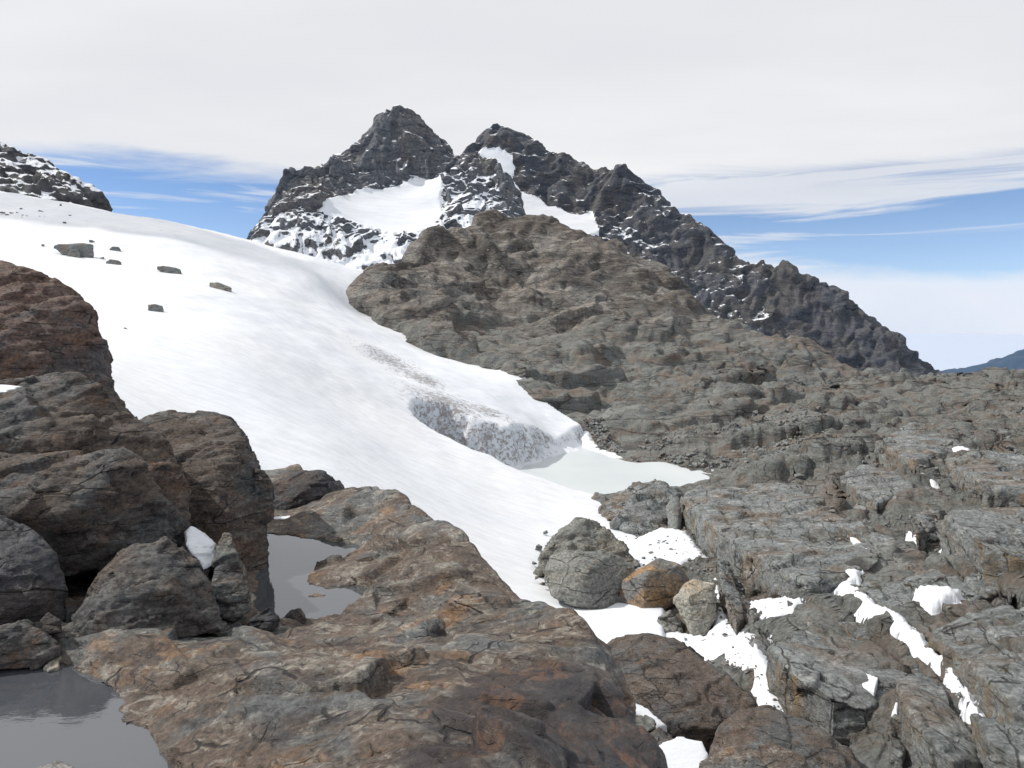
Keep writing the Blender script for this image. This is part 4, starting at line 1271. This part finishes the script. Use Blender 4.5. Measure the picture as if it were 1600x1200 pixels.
SL = dict(vox=0.105, L=2.8, amp=0.26, mat=M_SLAB, cat='rock slab', smooth=2)
SLABS = [
    ('long slab with a steep ochre left face beyond the orange boulder', [[(1062, 772, 2.4), (1090, 800, 2.6), (1140, 842, 2.5), (1172, 872, 2.2), (1215, 870, 1.6), (1300, 850, 0.9), (1330, 815, 0.7), (1230, 770, 1.2), (1137, 757, 1.8), (1090, 758, 2.2)]]),
    ('mossy slab with an ochre edge right of the rubble slope', [[(1170, 868, 1.7), (1215, 885, 2.0), (1262, 912, 1.9), (1290, 890, 1.4), (1400, 878, 0.7), (1380, 850, 0.7), (1290, 838, 0.9)]]),
    ('great grey slab with a streaked ochre cliff beside the stony snow gully', [[(1204, 1012, 1.9), (1268, 966, 1.4), (1322, 990, 1.2), (1392, 1040, 1.2), (1392, 1088, 1.9), (1356, 1106, 2.2), (1300, 1090, 2.4), (1240, 1050, 2.2)]]),
    ('grey slab with a dark edge at the bottom beside the long snow gully', [[(1396, 1055, 1.5), (1432, 1040, 1.2), (1468, 1064, 1.0), (1500, 1116, 1.1), (1535, 1180, 1.3), (1490, 1192, 1.9), (1432, 1132, 1.9)]]),
    ('broad grey slab at the right edge below the snow patch', [[(1462, 990, 1.0), (1512, 958, 0.9), (1570, 946, 0.8), (1700, 950, 0.9), (1700, 1120, 1.1), (1612, 1124, 1.1), (1548, 1066, 1.2), (1492, 1016, 1.1)]]),
    ('grey slab between the long snow gully and the mossy slab', [[(1340, 914, 0.9), (1366, 905, 0.8), (1430, 912, 0.7), (1436, 935, 0.7), (1428, 972, 1.0), (1396, 956, 1.0)]]),
    ('flat grey plateau slab right of the mossy slab', [[(1385, 900, 0.6), (1420, 882, 0.5), (1530, 900, 0.5), (1680, 915, 0.5), (1680, 940, 0.6), (1560, 928, 0.5), (1450, 922, 0.6)]]),
    ('tall brown-faced block at the right edge above the plateau slab', [[(1472, 806, 2.4), (1500, 798, 2.2), (1560, 790, 1.6), (1700, 790, 1.4), (1700, 880, 2.0), (1600, 872, 2.2), (1538, 850, 2.6)]]),
    ('square boulder left of the tall brown-faced block', [[(1430, 806, 1.5), (1442, 796, 1.3), (1466, 798, 1.3), (1472, 815, 1.5), (1452, 830, 1.8), (1434, 822, 1.7)]]),
    ('low rounded hump inside the bend of the snow gully', [[(1290, 950, 0.5), (1310, 940, 0.8), (1340, 944, 0.8), (1357, 965, 0.6), (1340, 980, 0.7), (1305, 970, 0.7)], [(1320, 975, 0.6), (1350, 972, 0.6), (1388, 990, 0.5), (1370, 1000, 0.7), (1340, 992, 0.7)]]),
    ('narrow dark rib along the right side of the stony snow gully', [[(1163, 985, 0.9), (1185, 972, 0.9), (1192, 990, 0.9), (1208, 1012, 1.0), (1212, 1040, 1.1), (1185, 1012, 1.0)]]),
    ('thin ochre rib running down to the pale boulder', [[(1122, 878, 1.0), (1135, 872, 0.9), (1150, 915, 0.9), (1165, 965, 0.9), (1150, 975, 1.1), (1128, 920, 1.1)]]),
    ('grey cube-shaped rock at the head of the stony snow gully', [[(1168, 952, 0.8), (1180, 946, 0.8), (1196, 950, 0.8), (1196, 962, 1.0), (1176, 966, 1.0)]]),
    ('small slab split from the great grey slab', [[(1352, 1040, 0.9), (1385, 1035, 0.8), (1420, 1050, 0.9), (1400, 1075, 1.1), (1370, 1060, 1.0)]]),
    ('dark slab corner at the bottom right of the frame', [[(1520, 1120, 1.0), (1570, 1130, 1.0), (1680, 1150, 1.0), (1680, 1240, 1.2), (1570, 1165, 1.2), (1548, 1160, 1.2)]]),
    ('pale smooth slab above the ochre-faced slab', [[(1170, 752, 0.9), (1215, 750, 1.2), (1290, 780, 0.9), (1270, 795, 1.0), (1200, 775, 1.2)]]),
    ('grey slab in the middle of the right slope', [[(1310, 820, 0.9), (1345, 815, 0.8), (1440, 862, 0.7), (1450, 885, 0.9), (1400, 872, 1.0)]]),
    ('rounded slab under the skyline at the right', [[(1370, 690, 1.6), (1420, 662, 1.6), (1480, 665, 1.6), (1500, 700, 1.8), (1430, 720, 2.0)]]),
    ('hummock of grey rock below the rounded skyline slab', [[(1310, 745, 1.0), (1350, 728, 1.2), (1410, 735, 1.2), (1430, 765, 1.3), (1370, 785, 1.3)]]),
    ('long low slab at the right edge under the skyline', [[(1480, 720, 1.0), (1540, 705, 1.2), (1680, 720, 1.2), (1680, 775, 1.4), (1540, 760, 1.4)]]),
]
for lab, tops in SLABS:
    far = tops[0][0][1] < 800
    kw = dict(SL)
    if far:
        kw['vox'] = 0.21
        kw['L'] = 3.0
    if '1.0' and ('rib' in lab or 'cube' in lab or 'hump' in lab or 'split' in lab or 'square' in lab):
        kw['vox'] = 0.075
        kw['L'] = 1.3
    rock('rock_slab', [slab(t) for t in tops], label=lab, **kw)

# near rocks below the ledge at the right
rock('boulder', [hull([(938, 1012, 28.5), (960, 998, 29), (1010, 992, 29), (1055, 1000, 28.6), (1100, 1028, 27.5), (1140, 1058, 26.5), (1170, 1090, 25.6), (1190, 1120, 24.8), (1165, 1140, 24.2), (1100, 1138, 24.0), (1040, 1125, 24.4), (985, 1100, 25.4),
                       (950, 1070, 26), (1040, 1060, 25.8)], 3.2, 0.9, 1.2)], 0.075, 2.0, 0.22, M_NEAR, 'large dark brown whale-shaped boulder below the near ledge', smooth=8)
rock('boulder', [hull([(1112, 1170, 21.4), (1125, 1135, 22.0), (1155, 1114, 22.5), (1200, 1105, 22.6), (1262, 1125, 22.2), (1330, 1172, 21.0), (1372, 1240, 19.5), (1200, 1290, 18), (1110, 1240, 19.5), (1180, 1160, 20.8)], 2.0, 0.9)],
     0.065, 1.6, 0.16, M_NEAR, 'dark rounded rock along the bottom right of the frame', smooth=8)
rock('boulder', [hull([(1095, 1190, 18.6), (1140, 1166, 19), (1190, 1160, 19.2), (1250, 1180, 18.9), (1290, 1230, 18.2), (1180, 1260, 17.5), (1080, 1240, 18)], 1.4, 0.9)], 0.05, 1.2, 0.18, M_BACK, 'brown rounded rock at the bottom edge of the frame', smooth=8)
rock('boulder', [hull([(985, 1125, 23.0), (1000, 1118, 23.2), (1022, 1126, 23), (1024, 1140, 22.6), (1000, 1146, 22.4)], 0.7, 0.85)], 0.04, 0.6, 0.3, M_DOME, 'small cracked rock in the snowy gap below the ledge')
rock('boulder', [hull([(1005, 1150, 21.8), (1030, 1136, 22.2), (1050, 1150, 22), (1062, 1172, 21.4), (1040, 1182, 21), (1010, 1176, 21.2)], 0.8, 0.85)], 0.04, 0.7, 0.3, M_NEAR, 'brown wedge rock between two snow patches below the ledge')
rock('boulder', [slab([(1385, 1120, 0.8), (1405, 1112, 0.8), (1428, 1150, 0.9), (1410, 1180, 1.0), (1390, 1160, 1.0)])], 0.05, 0.9, 0.25, M_SLAB, 'rock wedged between the two lower slabs')

# the terrain's own grid carries the snow lying in its joints
TX, TY, TZ = TERR[..., 0], TERR[..., 1], TERR[..., 2]
TB = np.stack([TX, TY, box_blur(box_blur(TZ, 7), 5)], 2)


def snow_on(poly, label, h=0.0, grp=None):
    q = [P3(a, b, FT.hit(a, b, 0.0))[:2] for a, b in poly]
    xs, ys = [p[0] for p in q], [p[1] for p in q]
    near = (TX > min(xs) - 1) & (TX < max(xs) + 1) & (TY > min(ys) - 1) & (TY < max(ys) + 1)
    r0, r1 = np.where(near.any(1))[0][[0, -1]]
    c0_, c1_ = np.where(near.any(0))[0][[0, -1]]
    r1, c1_ = r1 + 2, c1_ + 2
    B = TB[r0:r1, c0_:c1_].copy()
    sc = max(0.4, 0.012 * np.mean(ys))
    w = (0.40 * sc * fbm(B.reshape(-1, 3) / (0.9 * sc), 3, 0.5)).reshape(B.shape[:2])
    s = np.where(in_poly(B[..., 0], B[..., 1], q), 1, -1) * poly_dist(B[..., 0], B[..., 1], q) + w
    k_ = np.clip((s + 0.60) / 1.10, 0, 1)
    B[..., 2] += -0.80 + (1.02 + h) * (k_ * k_ * (3 - 2 * k_)) ** 0.75
    F = grid_faces(*B.shape[:2])
    keep = s.ravel()[F].max(1) > -0.62
    F = F[keep]
    used = np.zeros(B.shape[0] * B.shape[1], bool)
    used[F.ravel()] = True
    idx = np.cumsum(used) - 1
    return obj('snow_patch', mesh_arrays('snow_patch', B.reshape(-1, 3)[used], idx[F]), M_SNOW, label, 'snow patch', None, grp)


SNOWS = [
    ('stone-dotted snow gully running down past the pale boulder', [(1116, 900), (1135, 955), (1168, 985), (1200, 1040), (1230, 1085), (1262, 1122), (1190, 1122), (1165, 1060), (1120, 1020), (1060, 1015), (1005, 1000), (1030, 980), (1100, 985), (1118, 960)]),
    ('snow patch filling the hollow above the great grey slab', [(1165, 938), (1232, 940), (1266, 968), (1228, 988), (1205, 1018), (1190, 985), (1172, 965)]),
    ('long snow gully winding between the right-hand slabs', [(1285, 920), (1350, 912), (1335, 935), (1368, 962), (1402, 985), (1442, 1010), (1482, 1045), (1522, 1095), (1560, 1152), (1545, 1170), (1512, 1118), (1468, 1058), (1420, 1025), (1370, 1008), (1332, 978), (1345, 960), (1300, 948)]),
    ('snow patch with a dark stone on the plateau slab', [(1430, 932), (1508, 932), (1492, 956), (1455, 977), (1430, 968)]),
    ('snow strip under the tall brown-faced block', [(1475, 848), (1500, 862), (1548, 908), (1520, 902), (1468, 868)]),
    ('thin snow strip below the square boulder', [(1418, 826), (1436, 838), (1445, 855), (1428, 848)]),
    ('snow scrap in the cleft between the two lower slabs', [(1393, 1088), (1412, 1100), (1404, 1150), (1392, 1152)]),
    ('snow patch at the bottom right corner', [(1566, 1162), (1605, 1165), (1620, 1205), (1575, 1200)]),
    ('stony snow behind the orange boulder', [(1030, 828), (1075, 832), (1104, 872), (1060, 890), (1010, 872), (970, 852), (955, 838), (990, 845)]),
    ('small snow streak under the rounded skyline slab', [(1416, 742), (1440, 743), (1464, 752), (1436, 751)]),
    ('uppermost small snow streak on the right slope', [(1484, 706), (1514, 707), (1512, 713), (1488, 712)]),
    ('small snow spot near the right edge', [(1492, 735), (1512, 736), (1508, 742), (1494, 741)]),
    ('snow spot beside a dark hollow on the right slope', [(1388, 712), (1398, 714), (1396, 723), (1388, 721)]),
    ('snow rim along the right shore of the lake', [(905, 676), (918, 668), (930, 692), (948, 702), (990, 716), (1000, 724), (960, 716), (935, 708), (905, 696)]),
]
for lab, poly in SNOWS:
    snow_on(poly, lab, 0.30 if 'long snow' in lab or 'plateau' in lab else 0.12)


def snow_cap(pts, lab, h=None, d=None, thick=0.25, vox=0.05):
    """snow lying on top of a slab (h over the ground) or in a gap at a known distance"""
    fr = [(a, b, (FT.hit(a, b, h) if h is not None else d + (1180 - b) * 0.02)) for a, b in pts]
    t = [Vector(P3(*p)) for p in fr]
    rock('snow_patch', [[tuple(p) for p in t] + [(p.x, p.y, p.z - thick) for p in t]], vox, 1, 0, M_SNOW, lab, 'snow patch', 8)


snow_cap([(1322, 1048), (1340, 1046), (1372, 1058), (1366, 1080), (1345, 1070)], 'small snow patch on top of the great grey slab', 0.80, None, 0.3, 0.04)
snow_cap([(1328, 838), (1338, 840), (1374, 872), (1360, 870), (1336, 854)], 'short snow streak in the middle of the right slope', 0.40, None, 0.3, 0.05)
snow_cap([(984, 1090), (1000, 1098), (1020, 1108), (1046, 1132), (1030, 1134), (992, 1112)], 'narrow snow strip beside the small cracked rock', None, 23.4, 1.6, 0.06)
snow_cap([(1010, 1180), (1030, 1160), (1060, 1148), (1098, 1156), (1108, 1178), (1094, 1225), (1010, 1225)], 'rounded snow patch at the bottom between the dark rocks', None, 20.4, 1.8, 0.06)


# ---- loose stones
def stone_mesh(seed, flat_=0.65):
    r = np.random.default_rng(seed)
    p = r.normal(size=(13, 3))
    p /= np.linalg.norm(p, axis=1)[:, None]
    p *= (0.8 + 0.25 * r.random((13, 1))) * np.array([0.5, 0.40, 0.5 * flat_])
    bm = bmesh.new()
    vs = [bm.verts.new(q) for q in p]
    bmesh.ops.convex_hull(bm, input=vs)
    bmesh.ops.delete(bm, geom=[v for v in bm.verts if not v.link_faces], context='VERTS')
    bmesh.ops.triangulate(bm, faces=bm.faces)
    bmesh.ops.recalc_face_normals(bm, faces=bm.faces)
    me = bpy.data.meshes.new('stone')
    bm.to_mesh(me)
    bm.free()
    me.materials.append(M_STONE)
    return me


STONES = [stone_mesh(100 + i, random.uniform(0.5, 0.8)) for i in range(9)]


def stone(px, py, size, label, grp, field=FT, lift=0.22, hi=140.0):
    d = field.hit(px, py, lift, 16, hi)
    if field is FT:
        for _ in range(6):
            ci = int(np.clip(round((px - 520) / (1830 - 520) * (TCOLS - 1)), 0, TCOLS - 1))
            ri = int(np.clip(np.searchsorted(TROWS, d), 0, len(TROWS) - 1))
            d = 0.5 * d + 0.5 * (-(TB[ri, ci, 2] + 0.36) * FOC / (py - EYE))
    x, y, z = P3(px, py, d)
    o = obj('stone', random.choice(STONES), None, label, 'stone', None, grp)
    w = size / FOC * d
    o.location = (x, y, z)
    o.scale = (w * random.uniform(0.9, 1.15), w * random.uniform(0.9, 1.15), w * random.uniform(0.75, 1.0))
    o.rotation_euler = (random.uniform(-0.25, 0.25), random.uniform(-0.25, 0.25), random.uniform(0, 6.28))
    return o


G6 = [(440, 487, 50), (530, 525, 35), (512, 595, 35), (400, 285, 40), (410, 340, 35), (540, 460, 25), (340, 485, 25), (680, 690, 35), (565, 675, 18), (600, 650, 15), (700, 752, 25), (715, 840, 25), (745, 820, 15), (740, 908, 18),
      (825, 885, 14), (805, 955, 25), (885, 965, 45), (860, 1030, 40), (890, 1088, 28), (970, 1075, 28), (925, 1005, 16), (465, 705, 15), (530, 655, 14), (525, 720, 22), (630, 790, 60), (110, 525, 40), (500, 430, 20), (660, 660, 14),
      (610, 610, 12), (480, 690, 14), (790, 1060, 10), (850, 1080, 16), (960, 985, 12), (550, 640, 12), (590, 735, 16), (690, 770, 14)]
for X, Y, S in G6:
    stone(1050 + X * 0.1875, 900 + Y * 0.1875, max(4.5, S * 0.22), 'small grey stone lying on the stony snow gully', 'stones in the stony snow gully')
for X, Y, S in [(920, 280, 40), (780, 268, 35), (905, 225, 25), (880, 335, 55), (930, 375, 20), (1000, 275, 30), (1050, 390, 28), (870, 540, 22), (985, 425, 12), (1080, 330, 40), (830, 330, 30), (800, 400, 36), (790, 450, 30)]:
    stone(1050 + X * 0.1875, 900 + Y * 0.1875, max(4.5, S * 0.22), 'grey stone on the snow above the great grey slab', 'stones on the hollow snow patch')
for X, Y, S in [(110, 280, 44), (90, 345, 32), (105, 410, 32), (130, 432, 28), (150, 408, 34), (140, 218, 30), (172, 330, 30), (125, 380, 26), (165, 375, 24), (120, 300, 20)]:
    stone(800 + X * 0.375, 750 + Y * 0.375, S * 0.42, 'dark stone on the snow left of the big rounded boulder', 'stones left of the rounded boulder', FG, 0.25)
for px, py, w, lab in [(912, 776, 13, 'small dark stone on the snow beside the lake'), (1482, 950, 14, 'dark stone on the plateau snow patch'), (1448, 1012, 12, 'dark stone in the middle of the long snow gully'),
                       (1500, 1085, 16, 'dark stone in the lower part of the long snow gully'), (1535, 1130, 15, 'flat dark stone near the foot of the long snow gully'), (1345, 925, 22, 'grey stone at the head of the long snow gully'),
                       (1455, 840, 26, 'round grey stone under the square boulder'), (1440, 718, 30, 'dark block under the rounded skyline slab'), (1250, 745, 26, 'dark block above the pale smooth slab'),
                       (1345, 795, 24, 'dark stone in the middle of the right slope'), (1300, 800, 18, 'dark stone beside the pale smooth slab')]:
    stone(px, py, w, lab, None)
r2 = np.random.default_rng(3)
for k in range(46):
    a, b = r2.random(2)
    px = 965 + 135 * a
    py = 838 + 45 * b + 12 * math.sin(a * 6)
    stone(px, py, 4 + 7 * r2.random() ** 2, 'grey stone scattered on the stony snow behind the orange boulder', 'stones behind the orange boulder')

# rocks on the glacier
GR = [((84, 384), (92, 381), (108, 382), (130, 380), (146, 383), (146, 400), (128, 400), (96, 393), 'largest dark slab-like boulder lying on the glacier'),
      ((104, 400), (110, 390), (120, 389), (126, 396), (124, 402), 'small rounded rock against the largest glacier boulder'),
      ((165, 409), (172, 405), (186, 407), (190, 410), (180, 413), 'flat dark rock just right of the largest glacier boulder'),
      ((171, 389), (176, 385), (186, 386), (189, 390), (178, 391), 'small rock alone above the flat dark rock on the glacier'),
      ((245, 416), (256, 415), (272, 418), (281, 421), (284, 428), (262, 425), 'dark tilted rock in the middle of the upper glacier'),
      ((327, 442), (340, 441), (346, 443), (362, 450), (361, 455), (338, 451), 'brown tilted rock furthest right on the glacier'),
      ((231, 476), (242, 475), (254, 478), (256, 484), (232, 482), 'small dark block lowest but one on the glacier'),
      ((190, 516), (195, 511), (203, 516), (196, 517), 'tiny pointed rock lowest on the glacier')]
for g in GR:
    *pts, lab = g
    cx = sum(p[0] for p in pts) / len(pts)
    by = max(p[1] for p in pts)
    d0 = FG.hit(cx, by, 0.0, 40, 195)
    fr = [(a, b, d0 + 0.25 * (by - b) * d0 / FOC) for a, b in pts]
    wid = (max(p[0] for p in pts) - min(p[0] for p in pts)) / FOC * d0
    rock('boulder', [hull(fr, 0.5 * wid, 0.8, 0.5)], max(0.05, wid / 34), wid * 0.35, 0.15, M_STONE if 'brown' not in lab else M_PALE, lab, 'boulder', 1)
for px, py, w, lab in [(143, 377, 10, 'small dark rock just above the largest glacier boulder'), (161, 403, 9, 'small rusty rock between two glacier boulders'), (67, 383, 6, 'tiny dark rock left of the largest glacier boulder'),
                       (252, 361, 6, 'tiny rock near the glacier skyline'), (63, 331, 11, 'largest of the dark stones below the rocky spur'), (100, 348, 8, 'lone dark stone below the spur stones'), (110, 337, 8, 'small pair-like stone below the tip of the spur')]:
    stone(px, py, w, lab, None, FG, 0.15, 195)
for px, py, w in [(33, 326, 8), (18, 333, 7), (4, 333, 11), (11, 336, 7), (27, 333, 6), (36, 337, 8), (42, 338, 7), (62, 339, 7), (70, 339, 6), (34, 340, 5), (95, 320, 8)]:
    stone(px, py, w, 'small dark stone scattered on the snow below the rocky spur', 'stones below the rocky spur', FG, 0.15, 195)


# ---- scree: uncounted small rubble on the valley floor and slopes
def scree(name, zones, label, field):
    r = np.random.default_rng(11)
    base = []
    for me in STONES:
        co = np.empty(len(me.vertices) * 3, np.float32)
        me.vertices.foreach_get('co', co)
        tri = np.array([p.vertices[:] for p in me.polygons], np.int32)
        base.append((co.reshape(-1, 3), tri))
    Vs_, Fs_, nbase = [], [], 0
    for poly, n_, s0, s1, hi in zones:
        q = np.array([P3(a, b, field.hit(a, b, 0, 16, hi))[:2] for a, b in poly])
        lo_, hi_ = q.min(0), q.max(0)
        pts = r.random((n_ * 6, 2)) * (hi_ - lo_) + lo_
        pts = pts[in_poly(pts[:, 0], pts[:, 1], [tuple(p) for p in q])]
        clus = pn(np.stack([pts[:, 0] / (0.06 * q[:, 1].mean()), pts[:, 1] / (0.06 * q[:, 1].mean()), 0 * pts[:, 0]], 1))
        pts = pts[clus > -0.12][:n_]
        # height of the rough ground itself
        pxs_ = 800 + FOC * pts[:, 0] / pts[:, 1]
        ci = np.clip(np.round((pxs_ - 520) / (1830 - 520) * (TCOLS - 1)).astype(int), 0, TCOLS - 1)
        ri = np.clip(np.searchsorted(TROWS, pts[:, 1]), 0, len(TROWS) - 1)
        zz = TZ[ri, ci]
        for (x, y), z in zip(pts, zz):
            co, tri = base[r.integers(len(base))]
            w = s0 + (s1 - s0) * r.random() ** 3
            R = rotm(r.normal() * 0.3, r.normal() * 0.3, r.random() * 6.28)
            Vs_.append((co * w * (0.8 + 0.4 * r.random(3))) @ R.T + np.array([x, y, z + 0.12 * w]))
            Fs_.append(tri + nbase)
            nbase += len(co)
    me = mesh_arrays(name, np.concatenate(Vs_), np.concatenate(Fs_), False)
    return obj(name, me, M_STONE, label, None, 'stuff')


scree('scree', [
    ([(905, 640), (930, 640), (975, 700), (1000, 722), (950, 708), (915, 690)], 700, 0.3, 1.1, 140),
    ([(980, 690), (1100, 660), (1280, 640), (1300, 690), (1180, 725), (1060, 726)], 900, 0.3, 1.3, 140),
    ([(1130, 790), (1300, 790), (1320, 830), (1200, 840), (1150, 830)], 500, 0.15, 0.6, 140),
    ([(960, 830), (1080, 820), (1125, 880), (1130, 960), (1090, 900), (1000, 880)], 600, 0.12, 0.5, 140),
    ([(1120, 880), (1260, 910), (1290, 930), (1250, 950), (1160, 945)], 600, 0.1, 0.42, 140),
    ([(1020, 985), (1130, 990), (1180, 1060), (1130, 1050), (1040, 1020)], 350, 0.08, 0.35, 140),
    ([(1200, 1050), (1280, 1120), (1300, 1160), (1260, 1140)], 150, 0.06, 0.2, 140),
    ([(1300, 820), (1460, 800), (1480, 870), (1360, 880)], 300, 0.1, 0.45, 140),
    ([(1300, 690), (1600, 640), (1600, 780), (1320, 800)], 700, 0.2, 0.9, 140),
    ([(840, 850), (905, 815), (990, 860), (960, 870), (860, 880)], 10, 0.2, 0.7, 140),
], 'grey scree and rubble strewn over the valley floor and slopes', FT)

# ------------------------------------------------------------------ the air between here and the far hills
bm = bmesh.new()
bmesh.ops.create_cube(bm, size=1.0)
for v in bm.verts:
    v.co = (v.co.x * 30000, 4900 + v.co.y * 12400, -500 + v.co.z * 1900)
me = bpy.data.meshes.new('haze')
bm.to_mesh(me)
bm.free()
m_haze = bpy.data.materials.new('haze')
m_haze.use_nodes = True
nt_ = m_haze.node_tree
nt_.nodes.clear()
out_ = N(nt_, 'ShaderNodeOutputMaterial')
pv = N(nt_, 'ShaderNodeVolumePrincipled')
setin(nt_, pv, 'Color', (0.22, 0.48, 1.0))
pv.inputs['Density'].default_value = 1.5e-5
nt_.links.new(pv.outputs[0], out_.inputs['Volume'])
obj('haze', me, m_haze, 'thin blue haze in the air', kind='stuff')
